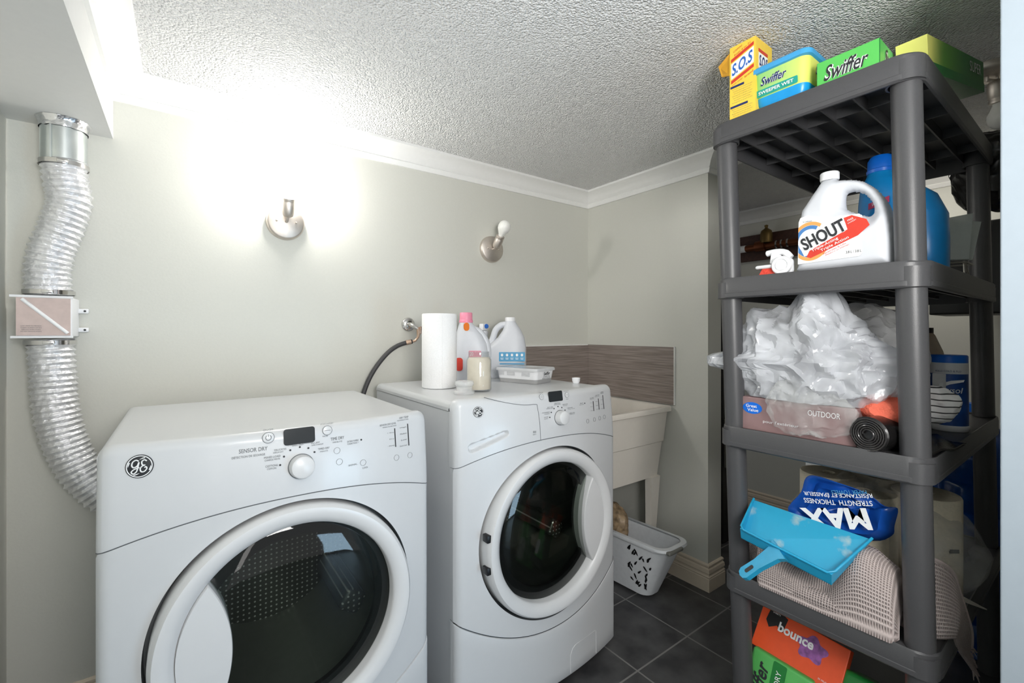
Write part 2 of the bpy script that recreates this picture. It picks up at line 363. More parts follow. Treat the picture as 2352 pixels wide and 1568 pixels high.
# ------------------------------------------------------------------ room
XL, XS, YB, ZC, XF = -.406, 1.96, 1.89, 2.0, 3.10
struct('floor', G().box(-1.2, 3.3, -1.8, 3.2, -.05, 0), M['floor'])
struct('ceiling', G().box(-1.2, 3.3, -1.8, 3.2, ZC, ZC+.05), M['ceiling'])
struct('wall_back', G().box(XL-.1, XS+.1, YB, YB+.1, 0, ZC), M['wall'])
struct('wall_left', G().box(XL-.1, XL, -1.0, YB, 0, ZC), M['wall'])
struct('wall_sink', G().box(XS-.012, 2.06, 1.131, YB, 0, ZC), M['wall'])
struct('wall_far', G().box(XF, XF+.1, 0, 3.1, 0, ZC), M['wall'])
struct('wall_alcove', G().box(2.06, XF, 3.0, 3.1, 0, ZC), M['wall'])
struct('wall_front', G().box(1.26, XF, .0, .12, 0, ZC), M['wall'])
struct('wall_bulkhead', G().box(XL, -.177, -1.0, YB, 1.80, ZC), M['bulkhead'])
d1 = struct('door_1', G().rbox(1.17, 1.26, -.04, .13, 0, ZC, .003), M['jamb'])
struct('door_stop', G().box(1.155, 1.17, -.04, .045, 0, ZC), M['jamb'], d1)
# crown moulding: profile (out from wall, up); swept between mitred ends
CROWN = [(0, 1.92), (.010, 1.92), (.014, 1.928), (.018, 1.938), (.014, 1.942), (.020, 1.946), (.030, 1.962), (.046, 1.976), (.064, 1.984), (.068, 1.986), (.074, 1.988), (.078, 1.990), (.078, ZC), (0, ZC)]
BASE = [(0, 0), (.014, 0), (.014, .058), (.011, .062), (.014, .067), (.010, .073), (.010, .079), (.013, .084), (.011, .10), (.006, .106), (.009, .112), (.009, .118), (.004, .124), (0, .124)]
def sweep(name, prof, a, b, nrm, ma, mb, m):
    """run of moulding from a to b (xy); nrm points into the room; ma / mb = how far each end grows per unit of projection"""
    d = Vector((b[0]-a[0], b[1]-a[1], 0)).normalized(); n = Vector((*nrm, 0)); k = len(prof)
    l0 = [Vector((*a, 0))+n*o-d*ma*o+Vector((0, 0, z)) for o, z in prof]; l1 = [Vector((*b, 0))+n*o+d*mb*o+Vector((0, 0, z)) for o, z in prof]
    return struct(name, G().loft([l0, l1]), m, smooth=25)
XW = XS-.012
sweep('trim_1', CROWN, (-.177, YB), (XW, YB), (0, -1), -1, -1, M['white_trim'])
sweep('trim_2', CROWN, (XW, YB), (XW, 1.131), (-1, 0), -1, 1, M['white_trim'])
sweep('trim_3', CROWN, (XW, 1.131), (2.06, 1.131), (0, -1), 1, 1, M['white_trim'])
sweep('trim_4', CROWN, (-.177, -1.0), (-.177, YB), (1, 0), 0, -1, M['white_trim'])
sweep('trim_5', CROWN, (XF, .12), (XF, 3.0), (-1, 0), 0, -1, M['white_trim'])
sweep('trim_6', CROWN, (2.06, 1.131), (2.06, 3.0), (1, 0), 1, -1, M['white_trim'])
sweep('baseboard_back', BASE, (XL, YB), (XW, YB), (0, -1), 0, -1, M['base'])
sweep('baseboard_sink', BASE, (XW, YB), (XW, 1.131), (-1, 0), -1, 1, M['base'])
sweep('baseboard_end', BASE, (XW, 1.131), (2.06, 1.131), (0, -1), 1, 1, M['base'])
sweep('baseboard_far', BASE, (XF, .12), (XF, 3.0), (-1, 0), 0, -1, M['base'])
sweep('baseboard_alcove', BASE, (2.06, 1.131), (2.06, 3.0), (1, 0), 1, -1, M['base'])
t = thing('backsplash_tile', 'dark wood-look backsplash tile on the back wall, behind the laundry sink', 'tile', (1.48, 1.885, .83), 'wood-look backsplash tiles')
part('tile_face', G().box(1.34, 1.936, 1.879, 1.889, .832, 1.112), M['tile'], t); part('edge_strip', G().box(1.34, 1.936, 1.878, 1.8895, 1.112, 1.116), M['white_trim'], t)
t = thing('backsplash_tile', 'wood-look backsplash tile on the right-hand wall above the sink edge', 'tile', (1.94, 1.6, .83), 'wood-look backsplash tiles')
part('tile_face', G().box(1.937, 1.947, 1.302, 1.887, .832, 1.115), M['tile'], t); part('edge_strip', G().box(1.936, 1.9475, 1.299, 1.302, .832, 1.117), M['white_trim'], t)

# ------------------------------------------------------------------ washer and dryer
def machine(kind, name, label, x0, top, handle_side):
    """front-loading machine 0.69 m wide, bowed front, face at Y = 1.15"""
    Wd = .692; x1 = x0+Wd; cx = (x0+x1)/2; YF = 1.15; BOW = .045; cz = .531 if kind == 'd' else .537
    t = thing(name, label, 'dryer' if kind == 'd' else 'washing machine', (cx, 1.5, 0))
    def seam(x): u = (x-cx)/(Wd/2); return (.765+.055*(1-abs(u)**2.2)) if kind == 'd' else (.788+.056*(1-abs(u)**2.2))
    def kick(x): u = (x-cx)/(Wd/2); return .222+.115*abs(u)**2.1
    def yf(x):
        u = (x-cx)/(Wd/2); y = YF-BOW*(1-u*u); d = Wd/2-abs(x-cx); r = .022
        if d < r: y += r-math.sqrt(max(r*r-(r-d)**2, 0))
        return y
    # cabinet
    def crect(d, y): return [(x0+.002+d, y, .012+d), (x1-.002-d, y, .012+d), (x1-.002-d, y, top-.034-d), (x0+.002+d, y, top-.034-d)]
    part('cabinet', G().loft([crect(.003, 1.815), crect(0, 1.812), crect(0, 1.187), crect(.002, 1.185), crect(.004, 1.187), crect(.004, 1.808)]), M['appliance'], t, smooth=0)
    def topfn(u, v):
        x = x0+Wd*u; y = 1.183+.632*v; e = min(u, 1-u)*Wd; f = min(v*.632+.05, (1-v)*.632); r = .016
        z = top-.006
        for q in (e, f):
            if q < r: z -= r-math.sqrt(max(r*r-(r-q)**2, 0))
        return (x, y, z)
    g = G()
    us = [0, .003, .007, .012, .02, .03]; us = us+[i/10 for i in range(1, 10)]+[1-q for q in reversed(us)]
    vs_ = [0]+[i/10 for i in range(1, 10)]+[.965, .978, .988, .994, .998, 1]
    pts = [topfn(u, v) for u in us for v in vs_]; nv = len(vs_)
    g.add(pts, [(i*nv+j, (i+1)*nv+j, (i+1)*nv+j+1, i*nv+j+1) for i in range(len(us)-1) for j in range(nv-1)])
    # skirt of the lid down to the seam
    loop = [topfn(u, 0) for u in us]+[topfn(1, v) for v in vs_[1:]]+[topfn(u, 1) for u in reversed(us[:-1])]+[topfn(0, v) for v in reversed(vs_[1:-1])]
    g.loft([loop, [(p[0], p[1], top-.032) for p in loop]], cap0=False, cap1=True)
    part('top_panel', g, M['appliance'], t)
    def scoop(x, z):                       # finger pull pressed into the detergent drawer
        if kind != 'w': return 0
        ax, az, bx, bz = .692, .846, .800, .878; s = max(0, min(1, ((x-ax)*(bx-ax)+(z-az)*(bz-az))/((bx-ax)**2+(bz-az)**2)))
        q = (.0145-.004*s-math.hypot(x-ax-s*(bx-ax), z-az-s*(bz-az)))/.007; q = max(0, min(1, q)); return .014*q*q*(3-2*q)
    # control console: columns over x, profile from the seam up over the rounded top edge
    g = G(); cols = []; NC, NZ = (220, 56) if kind == 'w' else (60, 11)
    xs = sorted([x0+Wd*i/NC for i in range(NC+1)]+[x0+q for q in (.001, .002, .004, .006, .009)]+[x1-q for q in (.001, .002, .004, .006, .009)])
    for x in xs:
        d = Wd/2-abs(x-cx); r = .030; dz = r-math.sqrt(max(r*r-(r-min(d, r))**2, 0)); zt = top+.004-dz*.9; zb = seam(x)+.0012; y = yf(x); lean = .016; R = .022
        prof = []
        for k in range(NZ):
            z = zb+(zt-R-zb)*k/(NZ-1); prof.append((x, min(y+lean*max(0, (z-zb)/(zt-zb))**1.5, 1.184)+scoop(x, z), z))
        yy = prof[-1][1]; Ry = min(R, 1.191-yy)
        for k in range(1, 9):
            a = PI/2*k/8; prof.append((x, yy+Ry*(1-math.cos(a)), zt-R+R*math.sin(a)))
        prof.append((x, 1.192, zt-.001)); prof.append((x, 1.192, zb)); cols.append(prof)
    k = len(cols[0])
    g.loft(cols); part('control_panel', g, M['appliance'], t, smooth=50)
    def yc(x, z):
        zb = seam(x); zt = top+.004; return yf(x)+.016*max(0, (z-zb)/(zt-zb))**1.5
    # lower front with a round porthole recess
    RO = .2765; nA = 240; nR = 14
    def bound(a):
        lo, hi = RO, .9
        def inside(s):
            x = cx+s*math.cos(a); z = cz+s*math.sin(a); return x0+.0005 < x < x1-.0005 and kick(x)+.0012 < z < seam(x)-.0012
        for _ in range(40):
            md = (lo+hi)/2
            if inside(md): lo = md
            else: hi = md
        return lo
    g = G(); loops = []
    B = [bound(2*PI*i/nA) for i in range(nA)]
    for j in range(nR+1):
        q = (j/nR)**.75 if j < nR else 1; loop = []
        for i in range(nA):
            a = 2*PI*i/nA; s = RO+(max(B[i], RO+.002)-RO)*q; x = cx+s*math.cos(a); z = cz+s*math.sin(a); loop.append((x, yf(x), z))
        loops.append(loop)
    g.loft(loops, False, False); 
    rim = [[(cx+r*math.cos(2*PI*i/nA), (yf(cx+RO*math.cos(2*PI*i/nA)) if j == 0 else 1.165), cz+r*math.sin(2*PI*i/nA)) for i in range(nA)] for j, r in ((0, RO), (1, RO-.002))]
    back = [(p[0], 1.186, p[2]) for p in loops[-1]]; g.loft([loops[-1], back], False, False)
    part('front_panel', g, M['appliance'], t, smooth=35)
    XM = frame((cx, 0, cz), (1, 0, 0), (0, 0, 1))            # local x right, y up, z towards the viewer (-Y)
    part('door_recess', G().loft(rim, False, False).ring([(.276, -1.164), (.218, -1.164), (.218, -1.168), (.276, -1.168)], XM, 96), M['recess'], t)  # recess wall coloured grey in place of the shade in the door gap
    # kick plate
    g = G(); cols = []
    for x in xs:
        y = yf(x)-.003; zb = .03; d = Wd/2-abs(x-cx); zb += max(0, .012-d); zt = kick(x)-.0012
        cols.append([(x, y+.006, zt), (x, y+.001, zt-.003), (x, y, zt-.008)]+[(x, y, zt-.008+(zb+.008-zt+.008)*k/6) for k in range(1, 7)]+[(x, y+.005, zb), (x, 1.186, zb), (x, 1.186, zt)])
    g.loft(cols); kp = part('kick_panel', g, M['appliance'], t, smooth=40)
    if kind == 'w':
        P = [(x0+.415, .02), (x0+.415, .10), (x0+.425, .118), (x0+.44, .125), (x0+.545, .125), (x0+.553, .12), (x0+.555, .02)]
        part('filter_cover_outline', G().tube([(x, yf(x)-.0032, max(z, .04)) for x, z in P], .0012, 6), M['appl_plastic'], kp)
        part('lower_gap', G().tube([(x, yf(x)+.001, kick(x)) for x in xs[1:-1]], .0016, 6), M['dark'], t)
    part('seam_line', G().tube([(x, yf(x)+.0012, seam(x)) for x in xs[1:-1]], .0011, 6), M['print'], t)
    part('foot', G().lathe([(.018, 0), (.018, .03)], Matrix.Translation((x0+.06, 1.25, 0))), M['dark'], t)
    part('foot', G().lathe([(.018, 0), (.018, .03)], Matrix.Translation((x1-.06, 1.25, 0))), M['dark'], t)
    part('foot', G().lathe([(.018, 0), (.018, .03)], Matrix.Translation((x0+.06, 1.76, 0))), M['dark'], t)
    part('foot', G().lathe([(.018, 0), (.018, .03)], Matrix.Translation((x1-.06, 1.76, 0))), M['dark'], t)
    # drum behind the glass
    part('drum', G().lathe([(.222, -1.166), (.225, -1.20), (.245, -1.26), (.245, -1.62)], XM, 64, caps=False), M['drum_plain'] if kind == 'd' else M['drum_washer'], t)
    part('drum_back', G().lathe([(.0, -1.60), (.245, -1.605)], XM, 64), M['drum'], t)
    for k in range(3):
        a = PI*(.5+2/3*k)+.5; part('drum_paddle', G().rbox(-.03, .03, .18, .245, -1.58, -1.30, .012, 3, XM @ Matrix.Rotation(a, 4, 'Z')), M['drum'], t)
    # door
    d = part('door', G().ring([(.2225, -1.150), (.2225, -1.108), (.226, -1.099), (.238, -1.092), (.251, -1.088), (.260, -1.090), (.266, -1.098), (.268, -1.110), (.268, -1.150)], Matrix(XM) @ Matrix.Scale(-1, 4, (0, 0, 1)) @ Matrix.Scale(-1, 4, (0, 0, 1)), 128), M['appl_plastic'], t)
    hs = -1 if handle_side == 'left' else 1; hx, hr, gr = hs*.40, .273, .2235
    xi = (gr*gr-hr*hr+hx*hx)/(2*hx); zi = math.sqrt(gr*gr-xi*xi)
    ag = math.atan2(zi, abs(xi)); ah = math.atan2(zi, abs(hx)-abs(xi)); poly = []
    for i in range(41):
        a = -ag+2*ag*i/40; poly.append((hs*gr*math.cos(a), gr*math.sin(a)))
    for i in range(1, 40):
        a = ah-2*ah*i/40; poly.append((hx-hs*hr*math.cos(a), hr*math.sin(a)))
    inner = [(x+(hs*.006), z*.985) for x, z in poly]
    g = G(); n = len(poly); g.loft([[(x, z, -1.150) for x, z in poly], [(x, z, -1.102) for x, z in poly], [(x*.998, z*.995, -1.098) for x, z in poly], [(x*.985+hs*.003, z*.97, -1.095) for x, z in poly]], X=XM)
    part('door_handle', g, M['appl_plastic'], d)
    g = G(); g.lathe([(.2225, -1.128), (.21, -1.122), (.17, -1.114), (.12, -1.109), (.06, -1.106), (0, -1.105)], XM, 96); part('door_window', g, M['door_glass'], d)
    part('inner_rim', G().ring([(.2225, -1.130), (.188, -1.136), (.188, -1.150), (.2225, -1.150)], XM, 96), M['dark'], d)
    if kind == 'w':
        for zz in (.047, -.047): part('hinge_slot', G().rbox(-.272, -.258, zz-.011, zz+.011, -1.12, -1.094, .002, 2, XM), M['dark'], d)
    return t, yc, XM, cx
def on_panel(yc, x, z, off=.0006): return frame((x, yc(x, z)-off, z), (1, (yc(x+.004, z)-yc(x-.004, z))/.008, 0), (0, (yc(x, z+.004)-yc(x, z-.004))/.008, 1))
def badge(t, yc, x, z, r):
    X = on_panel(yc, x, z, .0005)
    b = part('logo_badge', G().lathe([(r, 0), (r, .0012), (r*.97, .0016), (0, .0017)], X, 48), M['print_dark'], t)
    g = G()
    g.ring([(r*.93, .0017), (r*.86, .0017), (r*.86, .0021), (r*.93, .0021)], X, 48)
    for k in range(4):
        a = PI/4+k*PI/2+.3; g.tube([X @ Vector((r*.80*math.cos(a+q), r*(.80-.22*q/.5)*math.sin(a+q), .0019)) for q in (0, .12, .25, .37, .5)], [r*.05, r*.05, r*.045, r*.03, r*.01], 6)
    # looped monogram strokes
    S = [[(-.05, .38), (-.22, .48), (-.42, .34), (-.46, .08), (-.34, -.06), (-.14, .04), (-.04, .30), (-.08, .02), (-.16, -.36), (-.36, -.52), (-.48, -.38), (-.32, -.20), (.0, -.08)],
         [(.44, .36), (.30, .46), (.14, .34), (.18, .10), (.34, .06), (.20, .02), (.06, -.16), (.12, -.40), (.32, -.40), (.46, -.20), (.40, -.06), (.32, -.12)]]
    for s in S: g.tube([X @ Vector((x*r*1.15, y*r*1.15, .0020)) for x, y, _ in smooth_path([(p[0], p[1], 0) for p in s], 6)], r*.055, 6)
    part('monogram', g, M['white_print'], b)
def dial(t, yc, x, z, r):
    X = on_panel(yc, x, z, 0); k = part('dial', G().lathe([(r*1.05, -.002), (r*1.02, .004), (r, .018), (r*.93, .024), (r*.8, .026), (0, .0265)], X, 48), M['appl_plastic'], t)
    part('dial_shadow_gap', G().ring([(r*1.09, 0), (r*1.02, 0), (r*1.02, .0012), (r*1.09, .0012)], X, 48), M['print'], t)
def button(t, yc, x, z, r, icon):
    X = on_panel(yc, x, z, .0002); b = part('button', G().lathe([(r, 0), (r, .0015), (r*.92, .0022), (0, .0022)], X, 32), M['appl_plastic'], t)
    g = G(); g.ring([(r*1.06, .0008), (r*.97, .0008), (r*.97, .0018), (r*1.06, .0018)], X, 32)
    if icon == 'power':
        g.tube([X @ Vector((r*.48*math.cos(a), r*.48*math.sin(a), .0024)) for a in [PI*.5+.55+(2*PI-1.1)*i/20 for i in range(21)]], r*.055, 6); g.tube([X @ Vector((0, y, .0024)) for y in (r*.15, r*.6)], r*.055, 6)
    if icon == 'dash': g.tube([X @ Vector((y, 0, .0024)) for y in (-r*.65, r*.65)], r*.05, 6)
    part('button_symbol', g, M['print'], b)

DX = -.135
dr, yc, XM, dcx = machine('d', 'clothes_dryer', 'white front-loading dryer in the foreground, foil duct at its left, bare top', DX, .965, 'left')
tx = lambda s, x, z, w, h, kw={}: (s, on_panel(yc, x, z, .0004), w, h, kw)
badge(dr, yc, -.068, .926, .0225); dial(dr, yc, .218, .884, .0255)
button(dr, yc, .153, .968-.012, .0115, 'power'); button(dr, yc, .277, .956, .0105, 'dash')
part('display', G().prism(rrect(.066, .036, .006), 0, .0012, on_panel(yc, .216, .952, .0004)), M['lcd'], dr)
dots = [(.175, .894), (.183, .911), (.196, .923), (.216, .927), (.234, .922), (.247, .911)]
for x, z in dots+[(.358, .922)]: part('indicator_light', G().lathe([(.0021, 0), (.0021, .0012), (0, .0013)], on_panel(yc, x, z), 12), M['print_dark'], dr)
for x, a, b in ((.451, .888, .936), (.491, .884, .942)): part('level_scale', G().box(-.0012, .0012, -(b-a)/2, (b-a)/2, 0, .001, on_panel(yc, x, (a+b)/2)), M['print_dark'], dr, smooth=0)
for x, z in ((.298, .906), (.303, .879), (.361, .866), (.453, .860), (.494, .858)): part('small_button', G().ring([(.0075, 0), (.0070, 0), (.0070, .0006), (.0075, .0006)], on_panel(yc, x, z), 24), M['recess'], dr)
texts('panel_lettering', [tx('SENSOR DRY', .124, .934, .054, .0085), tx('DÉTECTION DE SÉCHAGE', .115, .9225, .062, .0056), tx('TIME DRY', .300, .9345, .032, .007), tx('MINUTÉ', .300, .9265, .022, .004),
    tx('ON/OFF', .153, .973, .02, .004), tx('START/DÉPART', .277, .972, .03, .004), tx('PAUSE', .272, .9435, .012, .003), tx('ESTIMATED TIME REMAINING', .216, .9335, .05, .0022),
    tx('COTTONS', .158, .895, .024, .0044), tx('COTON', .158, .889, .018, .0038), tx('MIXED LOAD', .160, .914, .032, .0044), tx('CHARGE MIXTE', .160, .908, .03, .0038), tx('DELICATES', .176, .9275, .024, .0038), tx('DÉLICAT', .172, .9225, .02, .0038),
    tx('SPEED DRY', .212, .9315, .024, .0026), tx('FLUFF', .250, .9315, .018, .0036), tx('SANS CHALEUR', .254, .9268, .026, .003), tx('TIMED DRY', .268, .916, .026, .0042), tx('MINUTÉ', .268, .910, .018, .0036),
    tx('EXTEND TUMBLE', .337, .9225, .028, .004), tx('CULBUTAGE +', .337, .917, .028, .0036), tx('SENSOR DRY LEVEL', .432, .949, .048, .0045), tx('NIVEAU DE SÉCHAGE', .436, .943, .04, .0032), tx('DRY TEMP', .480, .960, .028, .005), tx('TEMPÉRATURE', .476, .954, .036, .0032),
    tx('+ Dry', .438, .926, .02, .0036), tx('Dry', .441, .910, .014, .0036), tx('- Damp', .438, .893, .02, .0036), tx('High', .476, .934, .02, .0036), tx('Medium', .476, .918, .02, .0036), tx('Low', .477, .902, .018, .0036), tx('Extra Low', .475, .887, .022, .0036),
    tx('SIGNAL', .335, .866, .022, .004), tx('LOCK', .366, .853, .014, .004)], M['print'], dr)

wa, yc, XM, wcx = machine('w', 'washing_machine', 'white front-loading washing machine with bottles and paper towel on top', .640, .985, 'right')
badge(wa, yc, .714, .950, .0165); dial(wa, yc, 1.012, .905, .0225)
button(wa, yc, .940, .985-.006, .0085, 'power'); button(wa, yc, 1.052, .976, .0085, 'dash')
part('display', G().prism(rrect(.062, .034, .005), 0, .0012, on_panel(yc, 1.000, .976, .0004)), M['lcd'], wa)
for x, z in ((.967, .911), (.975, .926), (.988, .937), (1.006, .942), (1.023, .937), (1.037, .927), (1.047, .911), (1.141, .939)): part('indicator_light', G().lathe([(.002, 0), (.002, .0012), (0, .0013)], on_panel(yc, x, z), 12), M['print_dark'], wa)
for x, a, b in ((1.190, .906, .941), (1.224, .907, .947), (1.256, .905, .956)): part('level_scale', G().box(-.0013, .0013, -(b-a)/2, (b-a)/2, 0, .001, on_panel(yc, x, (a+b)/2)), M['print_dark'], wa, smooth=0)
for x, z in ((1.15, .876), (1.190, .876), (1.224, .876), (1.256, .876)): part('small_button', G().ring([(.0075, 0), (.0068, 0), (.0068, .0006), (.0075, .0006)], on_panel(yc, x, z), 24), M['recess'], wa)
# detergent drawer: outline and scooped pull
P = [(.735, .992), (.77, .981), (.82, .968), (.87, .959), (.915, .957), (.920, .950), (.924, .91), (.926, .842)]
dw = part('detergent_drawer', G().tube([(x, yc(x, z)-.0002, z) for x, z, _ in smooth_path([(p[0], p[1], 0) for p in P], 4)], .0009, 6), M['print'], wa)
tx = lambda s, x, z, w, h, kw={}: (s, on_panel(yc, x, z, .0004), w, h, kw)
texts('panel_lettering', [tx('ON/OFF', .940, .992, .016, .003), tx('START/DÉPART', 1.052, .989, .024, .0026), tx('PAUSE', 1.052, .962, .012, .0026), tx('WHITES', .952, .913, .018, .003), tx('BLANC', .952, .908, .016, .0026), tx('COLORS/NORMAL', .953, .928, .034, .003), tx('COULEURS', .956, .923, .022, .0026),
    tx('EASY CARE', .972, .943, .024, .003), tx('ENTRETIEN FACILE', .970, .939, .028, .0026), tx('SPEED WASH', 1.004, .953, .026, .003), tx('LAVAGE RAPIDE', 1.004, .949, .03, .0026), tx('DELICATES', 1.040, .946, .024, .003), tx('DÉLICATS', 1.040, .942, .02, .0026), tx('HAND WASH', 1.062, .932, .026, .003), tx('LAVAGE À LA MAIN', 1.068, .928, .034, .0026), tx('RINSE & SPIN', 1.070, .914, .026, .003), tx('RINÇAGE', 1.070, .910, .024, .0026),
    tx('DELAY', 1.124, .941, .018, .003), tx('DÉPART DIFFÉRÉ', 1.122, .936, .024, .0026), tx('SOIL LEVEL', 1.184, .953, .024, .003), tx('SALETÉ', 1.184, .949, .024, .0026), tx('WASH TEMP', 1.219, .959, .026, .003), tx('TEMPÉRATURE', 1.217, .955, .028, .0026), tx('SPIN', 1.252, .967, .02, .003), tx('ESSORAGE', 1.252, .963, .022, .0026),
    tx('Heavy', 1.178, .936, .014, .0026), tx('Normal', 1.178, .923, .014, .0026), tx('Light', 1.178, .909, .014, .0026), tx('Hot', 1.212, .938, .014, .0026), tx('Warm', 1.212, .923, .014, .0026), tx('Cold', 1.212, .910, .014, .0026), tx('High', 1.245, .94, .014, .0026), tx('Medium', 1.245, .924, .014, .0026), tx('Low', 1.245, .909, .014, .0026)], M['print'], wa)
text('rating_mark', [tx('≈', .902, .872, .012, .007), tx('ENERGY', .902, .864, .014, .0026)], M['recess'], wa)

# ------------------------------------------------------------------ lights on the wall and ceiling
def light_fixture(label, base, nrm, sock, axis_dir, lit, group, bulb_out):
    t = thing('wall_sconce', label, 'light fixture', base, group); base = Vector(base); X = axis(base, nrm)
    metal = M['nickel']
    part('back_plate', G().lathe([(.066, .001), (.066, .012), (.0635, .020), (.058, .024), (0, .0245)], X, 56), metal, t)
    for s in (-1, 1):
        k = X @ Vector((0, 0, 0)); side = Vector((1, 0, 0)) if abs(nrm[2]) < .5 else Vector((.8, -.6, 0))
        part('screw', G().lathe([(.0035, .02), (.0035, .030), (.002, .032), (0, .032)], Matrix.Translation(side*s*.033) @ X, 12), metal, t)
    ax = Vector(axis_dir).normalized(); s0 = Vector(sock)
    part('stem', G().tube([base+Vector(nrm)*.02, base+Vector(nrm)*.034, s0+ax*.004], .0055, 12), metal, t)
    part('socket', G().lathe([(0, 0), (.010, .001), (.017, .006), (.0205, .016), (.0215, .03), (.0215, .052), (.0205, .054), (.0205, .058), (.0215, .060), (.0215, .068), (.018, .070), (.0, .070)], axis(s0, ax), 36), metal, t)
    part('bulb', G().lathe([(.0125, .066), (.0135, .075), (.020, .088), (.0285, .102), (.031, .116), (.0285, .131), (.020, .143), (.010, .149), (0, .150)], axis(s0, ax), 32), M['bulb'] if lit else M['bulb_off'], t)
    return t
g_ = 'brushed nickel bulb fixtures'
light_fixture('lit sconce on the back wall above the dryer, glare hiding its bulb', (.315, 1.89, 1.605), (0, -1, 0), (.317, 1.846, 1.617), (-.02, -.30, 1), True, g_, 0)
sc2 = light_fixture('unlit sconce with a bare white bulb on the back wall near the corner', (1.253, 1.89, 1.605), (0, -1, 0), (1.256, 1.850, 1.606), (.02, -.62, .80), False, g_, 0)
light_fixture('grey fixture hanging from the ceiling at upper right, bulb pointing down', (2.0, .25, 2.0), (0, 0, -1), (2.022, .235, 1.968), (.2, -.06, -.8), False, g_, 0)

# ------------------------------------------------------------------ dryer vent
CX_, CY_ = -.278, 1.822
t = thing('vent_pipe', 'rigid galvanised pipe coming out of the bulkhead above the foil hose', 'pipe', (CX_, CY_, 1.80))
part('pipe', G().lathe([(.050, 1.675), (.050, 1.80), (.046, 1.80), (.046, 1.675)], Matrix.Translation((CX_, CY_, 0)), 48, caps=False), M['galv'], t)
part('pipe_seam', G().box(CX_-.022, CX_-.018, CY_-.0485, CY_-.044, 1.676, 1.775), M['galv'], t)
g = G(); n = 64
def tp(u, v):
    a = 2*PI*u; q = noise.noise(Vector((math.cos(a)*3, math.sin(a)*3, v*4))); return (CX_+(.0525+.006*v**3+.002*q)*math.cos(a), CY_+(.0525+.006*v**3+.002*q)*math.sin(a), 1.772+.0275*v-(.004*q if v < .1 else 0))
g.grid(tp, 72, 5); part('foil_tape_collar', g, M['tape'], t, smooth=20)
def hose(name, label, path, seed):
    t = thing(name, label, 'hose', path[0]); P = smooth_path(path, 70); s = 0; pts = []; rr = []
    for i, p in enumerate(P):
        if i: s += (P[i]-P[i-1]).length
        k = (s/.0165) % 1; w = abs(k-.5)*2; pts.append(p); rr.append(.0455+.0065*(w**1.4))
    g = G(); n = 72; up = Vector((1, 0, 0)); vs = []
    for i, p in enumerate(pts):
        tn = (pts[min(i+1, len(pts)-1)]-pts[max(i-1, 0)]).normalized(); u = (up-tn*up.dot(tn)).normalized(); w = tn.cross(u)
        for k in range(n):
            a = 2*PI*k/n; q = noise.noise(Vector((math.cos(a)*5+seed, math.sin(a)*5, i*.11)))
            r = rr[i]+.0022*q
            vs.append(p+u*math.cos(a)*r+w*math.sin(a)*r)
    g.add(vs, [(i*n+k, i*n+(k+1) % n, (i+1)*n+(k+1) % n, (i+1)*n+k) for i in range(len(pts)-1) for k in range(n)])
    part('foil_sleeve', g, M['foil'], t, smooth=60); return t
def clamp(t, z, x, y, r=.0535):
    c = part('hose_clamp', G().ring([(r, z-.006), (r+.0015, z-.006), (r+.0015, z+.006), (r, z+.006)], Matrix.Translation((x, y, 0)), 48), M['chrome'], t)
    part('clamp_screw', G().rbox(-.012, .012, -.006, .006, -.005, .005, .002, 2, Matrix.Translation((x+.006, y-r-.005, z))), M['chrome'], c)
h1 = hose('vent_hose', 'upper crinkled foil hose between the metal pipe and the plastic box', [(CX_, CY_, 1.682), (CX_+.004, CY_, 1.63), (CX_+.012, CY_-.004, 1.57), (CX_-.002, CY_-.006, 1.50), (CX_-.024, CY_-.006, 1.42), (CX_-.032, CY_-.004, 1.36), (CX_-.030, CY_-.002, 1.295)], 2)
clamp(h1, 1.672, CX_, CY_); clamp(h1, 1.302, CX_-.030, CY_-.002)
h2 = hose('vent_hose', 'lower ribbed foil hose bending from the plastic box to the dryer', [(-.305, CY_-.002, 1.168), (-.300, CY_-.004, 1.08), (-.294, CY_-.008, .98), (-.276, CY_-.012, .88), (-.244, CY_-.016, .79), (-.196, CY_-.018, .715), (-.140, CY_-.02, .665)], 5)
clamp(h2, 1.160, -.305, CY_-.002)
t = thing('lint_trap_box', 'small white plastic box with diagonal bar joining the two foil hoses', 'vent box', (-.31, 1.83, 1.174))
bx0, bx1, by0, by1, bz0, bz1 = -.366, -.254, 1.768, 1.884, 1.176, 1.288
part('housing', G().rbox(bx0+.004, bx1, by0+.006, by1, bz0, bz1, .003), M['white_pl'], t)
part('flange', G().box(bx0-.008, bx1+.002, by0+.004, by0+.010, bz0-.003, bz0+.003).box(bx0-.010, bx1+.002, by0+.004, by0+.010, bz1-.003, bz1+.003), M['white_pl'], t)
part('window', G().box(bx0+.003, bx1-.003, by0+.001, by0+.007, bz0+.004, bz1-.004), M['vent_window'], t)
part('diagonal_bar', G().tube([(bx0+.014, by0-.001, bz1-.008), (bx1-.008, by0-.001, bz0+.010)], .0045, 8), M['white_pl'], t)
for z in (1.253, 1.196):
    e = part('mounting_ear', G().rbox(bx1-.002, bx1+.022, 1.872, 1.884, z-.007, z+.007, .003), M['white_pl'], t); part('screw', G().lathe([(.003, 0), (.003, .002), (0, .0025)], axis((bx1+.014, 1.872, z), (0, -1, 0)), 12), M['print_dark'], e)
fr = lambda z: frame((bx0+.032, by0+.0008, z), (1, 0, 0), (0, 0, 1))
text('fine_print', [('LINT TRAP FILTER BOX', fr(1.2065), .04, .0024), ('CLEAN SCREEN OFTEN', fr(1.2015), .04, .0024), ('REPLACE WHEN WORN', fr(1.1965), .036, .0024), ('DO NOT REMOVE SCREEN', fr(1.1915), .04, .0024)], M['print'], t)

